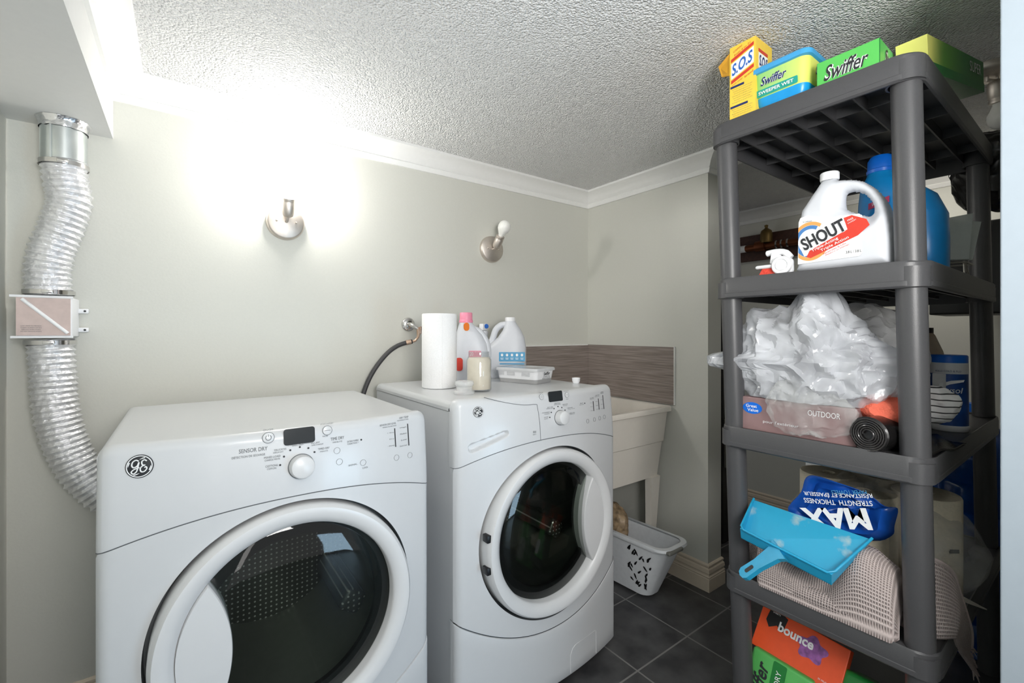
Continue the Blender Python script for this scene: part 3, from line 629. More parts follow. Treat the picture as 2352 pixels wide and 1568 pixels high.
# ------------------------------------------------------------------ water valve and hose
t = thing('water_valve', 'small wall valve with round chrome plate behind the paper towel roll', 'valve', (.811, 1.89, 1.223))
part('escutcheon', G().lathe([(.031, .001), (.031, .004), (.026, .010), (.012, .013), (0, .0135)], axis((.811, 1.89, 1.223), (0, -1, 0)), 40), M['chrome'], t)
part('spout', G().tube([(.811, 1.88, 1.223), (.814, 1.855, 1.221), (.822, 1.842, 1.212), (.834, 1.836, 1.204)], [.011, .010, .008, .008], 16), M['chrome'], t)
part('valve_body', G().tube([(.834, 1.836, 1.210), (.838, 1.836, 1.19), (.836, 1.838, 1.168), (.824, 1.842, 1.151), (.806, 1.846, 1.147)], [.008, .0095, .006, .0055, .006], 14), M['outlet'], t)
part('handle', G().rbox(.838, .853, 1.824, 1.830, 1.182, 1.214, .003), M['outlet'], t)
P = smooth_path([(.812, 1.845, 1.148), (.79, 1.850, 1.144), (.745, 1.856, 1.128), (.70, 1.858, 1.095), (.65, 1.858, 1.035), (.615, 1.858, .97), (.595, 1.858, .90), (.588, 1.858, .80)], 10)
t = thing('supply_hose', 'black rubber water hose curving down from the valve between the two machines', 'hose', (.79, 1.85, 1.14))
part('rubber_hose', G().tube(P, .0095, 16), M['hose'], t); part('ferrule', G().tube([(.806, 1.846, 1.1475), (.785, 1.8505, 1.1425)], .0105, 16), M['outlet'], t)

# ------------------------------------------------------------------ things on the washing machine
ZT = .9795
T = Matrix.Translation
t = thing('paper_towel_roll', 'tall white paper towel roll standing on the washing machine', 'paper towel', (.79, 1.545, ZT))
part('paper', G().lathe([(.020, ZT+.279), (.020, ZT+.001), (.064, ZT+.001), (.066, ZT+.004), (.066, ZT+.276), (.064, ZT+.279), (.020, ZT+.279)], T((.79, 1.545, 0)), 64, caps=False), M['paper'], t)
part('loose_sheet_edge', G().rbox(-.0006, .0006, -.002, .002, .002, .276, .0003, 1, T((.79+.0655*math.cos(-1.9), 1.545+.0655*math.sin(-1.9), ZT))), M['paper'], t)
RV = Vector((.806, -.591, 0)); FV = Vector((.591, .806, 0))
def ellipse(c, a, b, z, ang, n=32): return [(c[0]+a*math.cos(2*PI*i/n)*math.cos(ang)-b*math.sin(2*PI*i/n)*math.sin(ang), c[1]+a*math.cos(2*PI*i/n)*math.sin(ang)+b*math.sin(2*PI*i/n)*math.cos(ang), z) for i in range(n)]
def sup(c, a, b, z, ang, e=.6, n=40):
    out = []
    for i in range(n):
        q = 2*PI*i/n; x = a*math.copysign(abs(math.cos(q))**e, math.cos(q)); y = b*math.copysign(abs(math.sin(q))**e, math.sin(q))
        out.append((c[0]+x*math.cos(ang)-y*math.sin(ang), c[1]+x*math.sin(ang)+y*math.cos(ang), z))
    return out
AV = math.atan2(-.591, .806)           # direction of the photo's right, used only for turning the bottles towards the room
c = (.995, 1.655)
t = thing('bleach_bottle', 'white bottle with a pink screw cap behind the paper towel roll', 'bottle', (*c, ZT))
o = lambda d: (c[0]+RV.x*d, c[1]+RV.y*d)
part('body', G().loft([sup(o(.002), .070, .042, ZT, AV), sup(o(.002), .074, .046, ZT+.01, AV), sup(o(.002), .074, .046, ZT+.12, AV), sup(o(.0), .070, .044, ZT+.16, AV, .7), sup(o(-.006), .056, .038, ZT+.20, AV, .8), sup(o(-.016), .038, .032, ZT+.232, AV, 1), sup(o(-.020), .029, .029, ZT+.246, AV, 1), sup(o(-.020), .027, .027, ZT+.252, AV, 1)]), M['jug_white'], t)
part('handle', G().tube(smooth_path([(*o(.004), ZT+.225), (*o(.034), ZT+.212), (*o(.060), ZT+.18), (*o(.072), ZT+.14), (*o(.073), ZT+.10)], 8), .015, 16), M['jug_white'], t)
part('cap', G().lathe([(.029, 0), (.030, .006), (.0285, .012), (.0275, .013), (.027, .040), (.025, .043), (0, .044)], T((*o(-.020), ZT+.250)), 40), M['pink'], t)
X = frame((*(Vector((*o(-.014), ZT+.215))-FV*.040)[:2], ZT+.232), RV, (0, 0, 1))
part('orange_sticker', G().prism([(p[0]*.9, p[1]) for p in rrect(.026, .034, .012)], -.004, .002, X @ Matrix.Rotation(.3, 4, 'X')), M['orange_s'], t)
part('pink_label', G().prism(rrect(.052, .028, .003), 0, .001, frame((*(Vector((*o(.022), 0))-FV*.0485)[:2], ZT+.118), RV, (-.1, 0, 1))), mat('pale_pink', (238, 160, 176), .5), t)
texts('label_lettering', [('20', frame((*(Vector((*o(.008), 0))-FV*.0500)[:2], ZT+.119), RV, (0, 0, 1)), .014, .016)], M['white_print'], t)
part('red_label', G().prism(rrect(.030, .055, .012), 0, .001, frame((*(Vector((*o(-.044), 0))-FV*.0462)[:2], ZT+.075), RV, (0, 0, 1))), M['red'], t)
c = (1.178, 1.842)
t = thing('spray_bottle', 'white trigger bottle with a blue nozzle disc peeking out beside the white jug', 'spray bottle', (*c, ZT))
part('body', G().lathe([(.034, 0), (.036, .004), (.036, .12), (.030, .16), (.023, .185), (.022, .19), (.024, .195), (.024, .21), (.022, .215), (.014, .216), (0, .217)], T((c[0], c[1], ZT)), 36), M['jug_white'], t)
hd = part('sprayer_head', G().rbox(-.022, .022, -.012, .012, 0, .034, .006, 3, T((c[0]-.002, c[1]-.004, ZT+.2165)) @ Matrix.Rotation(.4, 4, 'Z')), M['white_pl'], t)
part('nozzle_disc', G().lathe([(.011, 0), (.011, .008), (.009, .010), (0, .010)], axis((c[0]+.008, c[1]-.012, ZT+.238), (-.2, -1, 0)), 24), M['blue'], t)
c = (1.215, 1.70); o = lambda d: (c[0]+RV.x*d, c[1]+RV.y*d)
t = thing('cleaner_jug', 'white handled jug with a blue pictogram label and white cap on the washing machine', 'jug', (*c, ZT))
part('body', G().loft([sup(c, .088, .052, ZT, AV), sup(c, .092, .056, ZT+.008, AV), sup(c, .092, .056, ZT+.135, AV), sup(o(.004), .086, .054, ZT+.150, AV, .65), sup(o(.022), .062, .046, ZT+.185, AV, .75), sup(o(.026), .042, .038, ZT+.22, AV, .85), sup(o(.020), .028, .028, ZT+.25, AV, 1), sup(o(.018), .022, .022, ZT+.262, AV, 1)]), M['jug_white'], t)
part('handle', G().tube(smooth_path([(*o(.012), ZT+.248), (*o(-.022), ZT+.243), (*o(-.048), ZT+.222), (*o(-.060), ZT+.19), (*o(-.072), ZT+.155), (*o(-.078), ZT+.13)], 8), [.013]*8+[.0145]*33, 16), M['jug_white'], t)
part('cap', G().lathe([(.0235, 0), (.0235, .016), (.022, .018), (0, .0185)], T((*o(.018), ZT+.260)), 32), M['white_pl'], t)
F1 = lambda d, z, off: frame((*(Vector((*o(d), 0))-FV*(.0565+off))[:2], z), RV, (0, 0, 1))
lb = part('pictogram_label', G().prism(rrect(.118, .042, .003), 0, .0008, F1(.026, ZT+.098, 0)).prism(rrect(.112, .006, .002), 0, .0008, F1(.026, ZT+.066, 0)), M['label_blue'], t)
g = G()
for k, dx in enumerate((-.045, -.0225, 0, .0225, .045)):
    g.prism(rrect(.010, .012, .003), .0010, .0016, F1(.026+dx, ZT+.106, 0)); g.box(-.007, .007, -.001, .001, .0010, .0016, F1(.026+dx, ZT+.092, 0)); g.box(-.006, .006, -.001, .001, .0010, .0016, F1(.026+dx, ZT+.087, 0))
part('pictogram', g, M['white_print'], lb)
t = thing('candle_jar', 'glass jar of cream wax on the washing machine', 'candle', (.855, 1.365, ZT))
part('glass', G().lathe([(.040, .0005), (.0445, .006), (.0445, .112), (.040, .122), (.037, .126), (.037, .140), (.0355, .140), (.0355, .125), (.0425, .110), (.0425, .008), (0, .006)], T((.855, 1.365, ZT)), 48), M['clear_glass'], t)
part('wax', G().lathe([(.0405, .0075), (.042, .012), (.042, .110), (.036, .119), (0, .1185)], T((.855, 1.365, ZT)), 48), M['wax'], t)
tag(part('glass_lid', G().lathe([(.036, .0005), (.036, .008), (.028, .012), (.028, .022), (.026, .024), (.031, .028), (.033, .036), (.030, .043), (.020, .046), (0, .0465)], T((.774, 1.33, ZT)), 40), film_mat('thick_glass', (236, 238, 238), .3, .5, .08)), 'low clear glass lid lying on the washing machine in front of the candle jar', 'lid')
# wet-cloth tub
A = Vector((1.136, 1.384, ZT)); e1 = Vector((-.061, .197, 0)).normalized(); e2 = Vector((.956, .292, 0)).normalized(); e2 = (e2-e1*e2.dot(e1)).normalized()
def tubloop(z, grow, r=.016, L_=.206, W_=.138):
    P = rrect(W_+2*grow, L_+2*grow, r); c = A+e2*(W_/2)+e1*(L_/2); return [tuple(c+e2*x+e1*y+Vector((0, 0, z))) for x, y in P]
t = thing('wet_cloth_tub', 'low white tub with clear lid at the right side of the washing machine top', 'tub', tuple(A+e2*.07+e1*.1))
part('tub', G().loft([tubloop(.0005, -.008), tubloop(.018, -.005), tubloop(.052, .0)]), M['white_pl'], t)
part('underside_shade', G().loft([tubloop(.0004, -.0075), tubloop(.0170, -.0047)], False, False), mat('base_shade_grey', (168, 168, 168), .4), t)  # grey band puts the shading at the tub's bottom into its colour
part('lid', G().loft([tubloop(.050, .005), tubloop(.056, .006), tubloop(.062, .004), tubloop(.063, .0), tubloop(.060, -.008)]), mat('grey_lid', (206, 208, 210), .15), t)
FA = lambda u, z: frame(tuple(A+e2*u-e1*.0062+Vector((0, 0, z))), e2, (0, .04, 1))
FB = lambda u, z: frame(tuple(A+e1*u-e2*.0068+Vector((0, 0, z))), -e1, (0, 0, 1))
texts('brand_lettering', [('Swiffer', frame(tuple(A+e2*.075-e1*.0015+Vector((0, 0, .040))), e2, (0, 0, 1)), .048, .014, {'shear': .35, 'bold': .012})], M['print_dark'], t)
text('lettering', [('SWEEPER WET', frame(tuple(A+e2*.075-e1*.0004+Vector((0, 0, .0275))), e2, (0, 0, 1)), .052, .004), ('HEAVY DUTY', frame(tuple(A+e2*.075+e1*.001+Vector((0, 0, .0200))), e2, (0, 0, 1)), .062, .0065)], M['print'], t)
g = [('INSTRUCTIONS FOR USE AND CAUTIONS', frame(tuple(A+e1*u-e2*(.0028-.004*(1-z/.045)*1)+Vector((0, 0, z))), -e1, (0, 0, 1)), .04, .0026) for u in (.18, .125, .05) for z in (.044, .040, .036, .032)]
text('fine_print', g, M['print'], t)
# white soap piece beside the console
tag(part('soap_scoop', G().lathe([(.012, 0), (.016, .010), (.017, .022), (.0155, .022), (.011, .003), (0, .003)], T((1.302, 1.33, ZT)), 24), M['white_pl']), 'tiny white cup at the right edge of the washing machine top', 'cup')

# ------------------------------------------------------------------ laundry sink, basket
t = thing('laundry_sink', 'cream plastic laundry tub on splayed legs between the washing machine and right-hand wall', 'sink', (1.66, 1.59, 0))
sx0, sx1, sy0, sy1 = 1.385, 1.934, 1.300, 1.876
def srect(d, z, r=.03): return [(x+(sx0+sx1)/2, y+(sy0+sy1)/2, z) for x, y in rrect(sx1-sx0-2*d, sy1-sy0-2*d, max(r-d*.3, .012))]
g = G(); g.loft([srect(.0, .806), srect(.0, .824), srect(.003, .828), srect(.024, .828), srect(.030, .824), srect(.045, .56), srect(.06, .52), srect(.12, .512)], cap0=False); g.loft([srect(.0, .806), srect(.010, .802), srect(.014, .802)], False, False)
part('rim', g, M['sink'], t)
part('basin', G().loft([srect(.014, .803), srect(.016, .79), srect(.028, .66), srect(.034, .655), srect(.052, .487), srect(.06, .485)], cap0=False), M['sink'], t)
for lx, ly, dx, dy in ((sx1-.085, sy0+.06, .03, -.006), (sx0+.085, sy0+.06, -.03, -.006), (sx1-.085, sy1-.06, .03, .01), (sx0+.085, sy1-.06, -.03, .01)):
    s = 1 if lx > 1.6 else -1; x = lx-s*.03
    part('leg', G().loft([[(lx-.032, ly-.02, .49), (lx+.032, ly-.02, .49), (lx+.032, ly+.02, .49), (lx-.032, ly+.02, .49)], [(x-.012+s*.004, ly-.010, 0), (x+.012+s*.004, ly-.010, 0), (x+.012+s*.004, ly+.010, 0), (x-.012+s*.004, ly+.010, 0)]]), M['sink'], t)
text('maker_mark', [('MUSTEE', frame((1.66, sy0+.0265, .70), (1, 0, 0), (0, .08, 1)), .03, .006), ('19F', frame((1.66, sy0+.0275, .688), (1, 0, 0), (0, .08, 1)), .014, .005)], M['print_dark'], t)
t = thing('laundry_basket', 'white plastic laundry basket on the floor under the sink', 'basket', (1.70, 1.42, 0))
def brect(x0, x1, y0, y1, z, r): 
    return [((x0+x1)/2+x+.06*((y0+y1)/2+y-1.4)*-1, (y0+y1)/2+y, z) for x, y in rrect(x1-x0, y1-y0, r)]
g = G(); g.loft([brect(1.665, 1.755, 1.275, 1.62, .002, .04), brect(1.650, 1.765, 1.250, 1.63, .012, .045), brect(1.625, 1.785, 1.17, 1.655, .20, .05), brect(1.615, 1.79, 1.145, 1.665, .258, .05), brect(1.62, 1.785, 1.150, 1.66, .258, .05), brect(1.63, 1.78, 1.175, 1.65, .20, .05), brect(1.655, 1.76, 1.255, 1.625, .016, .04)])
part('tub', g, M['basket'], t)
g = G(); g.loft([brect(1.608, 1.797, 1.135, 1.672, .246, .055), brect(1.603, 1.802, 1.128, 1.676, .256, .055), brect(1.605, 1.80, 1.131, 1.674, .266, .055), brect(1.622, 1.783, 1.152, 1.658, .266, .05)], False, False); part('rim', g, M['basket'], t)
part('hand_grip', G().rbox(1.640, 1.740, 1.120, 1.142, .249, .264, .006, 3), M['grey_metal'], t)
g = G(); rnd = random.Random(3)
for k in range(30):
    y = 1.215+rnd.random()*.12; z = .055+rnd.random()*.17; f = (z-.012)/.246; x = 1.650-.034*f-.06*(y-1.4)-.0012; a = rnd.uniform(.5, 1.3)*(1 if k % 3 else -1)
    X = frame((x, y, z), (0, -1, 0), (-.14, 0, 1)) @ Matrix.Rotation(a, 4, 'Z'); l = rnd.uniform(.008, .017); g.prism([(l*math.cos(q)*1.0, .0032*math.sin(q)*(1.2-math.cos(q)*.4)) for q in [2*PI*i/14 for i in range(14)]], 0, .0012, X)
part('leaf_cutouts', g, M['dark'], t)
tag(part('plastic_package', blob((1.705, 1.50, .245), [(0, .10), (60, .11), (90, .105), (140, .09), (180, .10), (270, .09)], .045, 4, .02, 22, seed=4), M['brown_bag'], smooth=30), 'brown patterned plastic package poking out of the laundry basket', 'package')

# ------------------------------------------------------------------ shelving unit
SX0, SX1, SY0, SY1 = 1.243, 2.118, .236, .704
TIERS = [1.778, 1.342, .922, .502, .085]
def sh(z): return (-.038*(z-1.19), .011*(z-1.19))
unit = thing('shelving_unit', 'tall five-tier charcoal plastic shelving unit at the right', 'shelf', ((SX0+SX1)/2, (SY0+SY1)/2, 0))
def tier(z):
    dx, dy = sh(z); w, d = SX1-SX0, SY1-SY0; cx, cy = (SX0+SX1)/2+dx, (SY0+SY1)/2+dy; X = T((cx, cy, z)); r = .048; H = .058
    g = G(); lo = lambda i, zz, rr: [(x, y, zz) for x, y in rrect(w-2*i, d-2*i, rr, 8)]
    g.loft([lo(.004, -H, r), lo(0, -H+.004, r), lo(0, -H+.014, r), lo(.0015, -H+.0155, r), lo(.0015, -.004, r), lo(.004, 0, r), lo(.007, -.001, r-.006), lo(.0075, -.007, r-.006)], False, False, X)
    g.loft([lo(.004, -H, r), lo(.009, -H, r-.006), lo(.009, -.012, r-.006)], False, False, X)
    s = part('shelf_tier', g, M['shelf'], unit, smooth=35)
    g = G().prism([(x, y) for x, y in rrect(w-.016, d-.016, r-.008, 8)], -.012, -.006, X)
    for k in range(6): y = -d/2+d*(k+1)/7; g.box(-w/2+.05, w/2-.05, y-.002, y+.002, -.042, -.012, X)
    for x in (-w*.33, -w*.11, w*.11, w*.33): g.box(x-.0018, x+.0018, -d/2+.01, d/2-.01, -.036, -.012, X)
    part('deck', g, M['shelf'], s, smooth=0)
    for sx in (-1, 1):
        for sy in (-1, 1): part('post_socket', G().ring([(.034, -H+.002), (.030, -H+.002), (.030, -.012), (.034, -.012)], X @ T((sx*(w/2-.036), sy*(d/2-.036), 0)), 24), M['shelf'], s)
    g = G()
    for yy in (-.10, .03, .15):
        for k in range(5): g.box(-w/2+.020+k*.009, -w/2+.025+k*.009, yy-.038, yy+.038, -.0062, -.0054, X)
    part('vent_slots', g, M['dark'], s, smooth=0)
for z in TIERS: tier(z)
for i in range(5):
    za = TIERS[i]-.050; zb = TIERS[i+1]-.004 if i < 4 else .0
    for sx in (-1, 1):
        for sy in (-1, 1):
            P = []
            for q in (zb, za):
                dx, dy = sh(q); P.append(((SX0+SX1)/2+dx+sx*((SX1-SX0)/2-.036), (SY0+SY1)/2+dy+sy*((SY1-SY0)/2-.036), q))
            part('post', G().tube(P, .0268, 32), M['shelf'], unit, smooth=50)
Z1, Z2, Z3, Z4, Z5 = [z-.0055 for z in TIERS]

# ---- top tier
t = thing('scouring_pad_box', 'tall yellow box of scouring pads with open flap on the top tier', 'box', (1.29, .62, Z1))
bx, by0, by1, zt = 1.247, .588, .659, 1.990
part('carton', G().box(bx, bx+.095, by0, by1, Z1, zt), M['sos'], t)
part('flap', G().add([(bx+.001, by1, zt-.012), (bx+.001, by1, zt-.075), (bx+.02, by1+.034, zt-.058), (bx+.012, by1+.040, zt-.028), (bx+.004, by1, zt-.012), (bx+.004, by1, zt-.075), (bx+.023, by1+.034, zt-.058), (bx+.015, by1+.040, zt-.028)], [(0, 1, 2, 3), (7, 6, 5, 4), (0, 4, 5, 1), (1, 5, 6, 2), (2, 6, 7, 3), (3, 7, 4, 0)]), M['sos_in'], t, smooth=0)
FX = lambda y, z, off=.0004: frame((bx-off, y, z), (0, -1, 0), (0, 0, 1))
FY = lambda x, z, off=.0004: frame((x, by0-off, z), (1, 0, 0), (0, 0, 1))
sk = Matrix.Shear('XY', 4, (0, 0)); 
def slant(X, a): return X @ Matrix(((1, 0, 0, 0), (a, 1, 0, 0), (0, 0, 1, 0), (0, 0, 0, 1)))
g = G(); mid = (by0+by1)/2
for zz in (1.962, 1.902): g.box(-.031, .031, -.0045, .0045, 0, .0006, slant(FX(mid, zz), .35))
for zz in (1.958, 1.905): g.box(-.026, .026, -.004, .004, 0, .0006, FY(bx+.042, zz))
part('red_bar', g, M['red'], t, smooth=0)
g = G(); g.box(-.031, .031, -.0215, .0215, 0, .0003, slant(FX(mid, 1.932), .35)); g.box(-.026, .026, -.021, .021, 0, .0003, FY(bx+.042, 1.931)); part('white_panel', g, M['white_print'], t, smooth=0)
texts('brand_lettering', [('S.O.S', slant(FX(mid, 1.932, .0008), .35), .056, .032, {'bold': .02, 'shear': .12})], M['blue'], t)
texts('side_lettering', [('S.O.S', FY(bx+.042, 1.931, .0008), .046, .030, {'bold': .02, 'shear': .12})], M['navy'], t)
text('red_print', [('COUPONS', slant(FX(mid+.012, 1.978), .35), .024, .005), ('from 4 to 21', slant(FX(mid, 1.971), .35), .044, .006), ('brand', slant(FX(mid-.018, 1.895), .35), .022, .006), ('with soap', slant(FX(mid+.014, 1.886), .35), .03, .005)], M['red'], t)
L_ = [('Scouring pads cut grease on pots', FX(mid, 1.868-.0062*k), .056-.006*(k % 3), .0026) for k in range(7)]+[('Rinse well and let the pad dry', FX(mid, 1.812-.006*k), .056-.007*(k % 2), .0026) for k in range(4)]
text('fine_print', L_, M['print'], t); g = G(); g.box(-.033, .005, -.003, .003, 0, .0004, FX(mid, 1.876)); g.box(-.033, .015, -.003, .003, 0, .0004, FX(mid, 1.820)); part('heading_bar', g, M['navy'], t, smooth=0)

M['tub_green'] = grad_mat('green_yellow_label', [(0, (128, 204, 120)), (.55, (176, 220, 130)), (1, (228, 230, 110))], 1, .62, .46)
t = thing('wipes_tub', 'blue-lidded plastic tub of floor wipes on the top tier, beside the yellow box', 'tub', (1.34, .52, Z1))
def wt(z, g_, r=.022): return [(1.327+x, .5335+y, z) for x, y in rrect(.142+2*g_, .132+2*g_, r)]
zb = Z1+.0006
part('base', G().loft([wt(zb, -.018), wt(zb+.012, -.012), wt(zb+.030, -.003), wt(zb+.046, -.001)]), M['tub_blue'], t)
part('label_band', G().loft([wt(zb+.046, -.001), wt(zb+.112, .004)]), M['tub_green'], t)
part('lid', G().loft([wt(zb+.110, .006), wt(zb+.112, .010), wt(zb+.124, .010), wt(zb+.128, .006), wt(zb+.126, -.004)]), M['lid_blue'], t)
FX = lambda y, z, off: frame((1.327-.071-off, y, z), (0, -1, 0), (-.06, 0, 1)); FY = lambda x, z, off: frame((x, .5335-.066-off, z), (1, 0, 0), (0, -.06, 1))
part('grip_emboss', G().prism(rrect(.05, .016, .006), -.004, .0012, FX(.531, zb+.020, -.006)), M['tub_blue'], t)
part('teal_band', G().prism(rrect(.104, .018, .003), 0, .0008, FX(.540, zb+.058, .0012)), M['teal'], t)
text('band_lettering', [('SWEEPER WET', FX(.540, zb+.058, .0024), .086, .0085, {'bold': .02})], M['white_print'], t)
texts('brand_outline', [('Swiffer', FX(.545, zb+.086, .0034), .064, .022, {'shear': .35, 'bold': .05}), ('Swiffer', FY(1.330, zb+.084, .0034), .062, .022, {'shear': .2, 'bold': .05})], M['white_print'], t)
texts('brand_lettering', [('Swiffer', FX(.545, zb+.086, .0040), .064, .022, {'shear': .35, 'bold': .015}), ('Swiffer', FY(1.330, zb+.084, .0040), .062, .022, {'shear': .2, 'bold': .015})], M['navy'], t)
texts('side_lettering', [('SWEEPER WET', FY(1.330, zb+.062, .0018), .05, .006)], M['white_print'], t)

t = thing('cloth_carton', 'flat green carton of dusting cloths beside the blue-lidded tub on the top tier', 'box', (1.36, .38, Z1))
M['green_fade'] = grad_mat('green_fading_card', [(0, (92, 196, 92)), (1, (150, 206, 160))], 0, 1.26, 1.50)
g0, g1 = .322, .446
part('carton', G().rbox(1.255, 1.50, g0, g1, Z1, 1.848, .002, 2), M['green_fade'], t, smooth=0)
FX = lambda y, z, off=.0005: frame((1.255-off, y, z), (0, -1, 0), (0, 0, 1)); FY = lambda x, z, off=.0005: frame((x, g0-off, z), (1, 0, 0), (0, 0, 1))
texts('brand_outline', [('Swiffer', FX(.386, 1.814), .088, .036, {'shear': .35, 'bold': .05}), ('Swiffer', FY(1.335, 1.817), .10, .036, {'shear': .35, 'bold': .05})], M['white_print'], t)
texts('brand_lettering', [('Swiffer', FX(.386, 1.814, .001), .088, .036, {'shear': .35, 'bold': .01}), ('Swiffer', FY(1.335, 1.817, .001), .10, .036, {'shear': .35, 'bold': .01})], M['print_dark'], t)
part('corner_crease', G().box(1.2546, 1.256, g0-.0004, g0+.001, Z1, 1.847), M['green_dk'], t, smooth=0)

t = thing('refill_carton', 'long green and yellow carton tilted along the back edge of the top tier', 'box', (1.55, .28, Z1))
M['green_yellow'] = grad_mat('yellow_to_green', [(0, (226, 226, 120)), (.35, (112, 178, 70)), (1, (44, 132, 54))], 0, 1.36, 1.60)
XC = frame((1.345, .258, 1.7745), (.98, -.07, .17), (-.17, 0, .98))
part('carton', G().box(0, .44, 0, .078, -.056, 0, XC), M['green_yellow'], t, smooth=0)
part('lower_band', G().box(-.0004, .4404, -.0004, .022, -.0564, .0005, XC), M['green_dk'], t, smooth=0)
text('lettering', [('SUPER', XC @ T((.36, .052, .0004)), .10, .026)], M['white_print'], t)
tag(part('bin_bag', blob((2.19, .255, 1.80), [(0, .065), (40, .06), (90, .06), (140, .08), (180, .085), (220, .14), (250, .20), (275, .20), (310, .13)], .075, 5, .02, 12, seed=8), M['black_bag'], smooth=30), 'dark plastic bag slumped over the back corner of the top tier', 'bag')

# ---- second tier
t = thing('stain_remover_jug', 'big white handled jug with red SHOUT label on the second tier', 'jug', (1.32, .39, Z2))
J0 = 1.262; yl, yr = .502, .300; zb = Z2+.001
# outline (u = to the right along -Y from the left side, z above the tier)
W_ = yl-yr
OUT = [(.004, 0), (.198, 0), (.2005, .004), (.2015, .05), (.199, .085), (.192, .122), (.178, .160), (.158, .192), (.132, .216), (.108, .226), (.085, .231), (.080, .236), (.080, .238), (.044, .238), (.042, .232), (.012, .176), (.006, .160), (.001, .10), (.0, .03)]
HOLE = [((u-.134)*.86+.127, (z-.160)*.86+.160) for u, z in [(.100, .172), (.108, .150), (.146, .128), (.158, .124), (.164, .130), (.160, .152), (.146, .178), (.128, .192), (.110, .196), (.102, .190)]]
def cr(P, n):
    Q = [Vector((p[0], p[1], 0)) for p in P]; k = len(Q); out = []
    for i in range(k):
        a, b, c_, d = Q[(i-1) % k], Q[i], Q[(i+1) % k], Q[(i+2) % k]
        for j in range(n):
            s = j/n; v = .5*((2*b)+(c_-a)*s+(2*a-5*b+4*c_-d)*s*s+(3*b-a-3*c_+d)*s**3); out.append((v.x, v.y))
    return out
def resample(P, d=.0012):
    out = []
    for i in range(len(P)):
        a, b = P[i], P[(i+1) % len(P)]; k = max(1, int(math.dist(a, b)/d))
        out += [(a[0]+(b[0]-a[0])*j/k, a[1]+(b[1]-a[1])*j/k) for j in range(k)]
    return out
def swirl(a, b, n, q0, q1):
    P = [[(max(r*math.cos(q)*.92-.040, -.0665), r*math.sin(q)*1.05-.008, .0010) for r in (a, b)] for q in [q0+(q1-q0)*i/n for i in range(n+1)]]
    return G().add([p for l in P for p in l], [(2*i, 2*i+1, 2*i+3, 2*i+2) for i in range(n) if not all(p[0] < -.066 for p in P[i]+P[i+1])], FX(.080, .086))
def jug_body(name, parent, x0, depth, ytop, z0, out, hole, m, st=.0032):
    oo = cr(out, 8); hh = resample(cr(hole, 12)); oo = resample(oo)
    def inside(p, P):
        c = False; k = len(P)
        for i in range(k):
            a, b = P[i], P[i-1]
            if (a[1] > p[1]) != (b[1] > p[1]) and p[0] < (b[0]-a[0])*(p[1]-a[1])/(b[1]-a[1])+a[0]: c = not c
        return c
    def near(p, P): return min(((math.dist(p, q), q) for q in P), key=lambda e: e[0])
    nu, nz = int(.206/st)+2, int(.242/st)+2; ok = {}
    for i in range(nu):
        for j in range(nz):
            p = (-.002+i*st, -.002+j*st)
            if inside(p, oo) and not inside(p, hh): ok[i, j] = p
    cells = [(i, j) for i in range(nu) for j in range(nz) if all(q in ok for q in ((i, j), (i+1, j), (i+1, j+1), (i, j+1)))]
    cnt = {}
    for i, j in cells:
        for q in ((i, j), (i+1, j), (i+1, j+1), (i, j+1)): cnt[q] = cnt.get(q, 0)+1
    idx = {}; P2 = []; E = []
    for q, n in cnt.items():
        p = ok[q]; d1, q1 = near(p, oo); d2, q2 = near(p, hh)
        if n < 4: p = q1 if d1 < d2 else q2; d1, d2 = (0, d2) if d1 < d2 else (d1, 0)
        idx[q] = len(P2); P2.append(p); E.append((d1, d2, n < 4))
    def half(i):
        d1, d2, e = E[i]
        if e: return 0
        t = 1
        a = min(d1, .026)/.026; t *= math.sqrt(max(0, 1-(1-a)**2.2))
        b = min(d2, .040)/.040; t *= .42+.58*(b*b*(3-2*b))
        b = min(d2, .013)/.013; t *= math.sqrt(max(0, 1-(1-b)**2))
        z = P2[i][1]
        if z > .15: t *= 1-(z-.15)/.09*.62
        return t*depth/2
    cxm = x0+depth/2; n = len(P2); H_ = [half(i) for i in range(n)]
    vs = [(cxm-H_[i], ytop-P2[i][0], z0+P2[i][1]) for i in range(n)]+[(cxm+H_[i], ytop-P2[i][0], z0+P2[i][1]) for i in range(n)]
    fs = []
    for i, j in cells:
        f = [idx[q] for q in ((i, j), (i+1, j), (i+1, j+1), (i, j+1))]; fs.append(f); fs.append([k+n for k in reversed(f)])
    o = part(name, G().add(vs, fs), m, parent, smooth=0)
    bm = bmesh.new(); bm.from_mesh(o.data); bmesh.ops.remove_doubles(bm, verts=bm.verts[:], dist=.0002); bmesh.ops.recalc_face_normals(bm, faces=bm.faces[:])
    for _ in range(3): bmesh.ops.smooth_vert(bm, verts=bm.verts[:], factor=.5, use_axis_x=True, use_axis_y=True, use_axis_z=True)
    bm.to_mesh(o.data); bm.free()
    for p in o.data.polygons: p.use_smooth = True
    return o
jb = jug_body('body', t, J0, .115, yl, zb, OUT, HOLE, M['jug_white'])
part('cap', G().lathe([(.0195, 0), (.0205, .003), (.0205, .018), (.019, .020), (0, .0205)], T((J0+.0575, yl-.062, zb+.234)), 36), M['white_pl'], t)
FX = lambda u, z, off=.0006: frame((J0-.0006-off, yl-u, zb+z), (0, -1, 0), (0, 0, 1))
part('label', G().prism([(-.068, -.062), (.060, -.058), (.066, -.052), (.066, .034), (.060, .040), (.01, .042), (-.03, .052), (-.045, .058), (-.062, .054), (-.066, .044)], 0, .0006, FX(.080, .086)), M['white_print'], t, smooth=0)
part('orange_swirl', swirl(.038, .046, 60, PI*.30, PI*2.02), M['orange_band'], t, smooth=0)
part('blue_swirl', swirl(.029, .0375, 60, PI*.34, PI*1.94), M['blue_ring'], t, smooth=0)
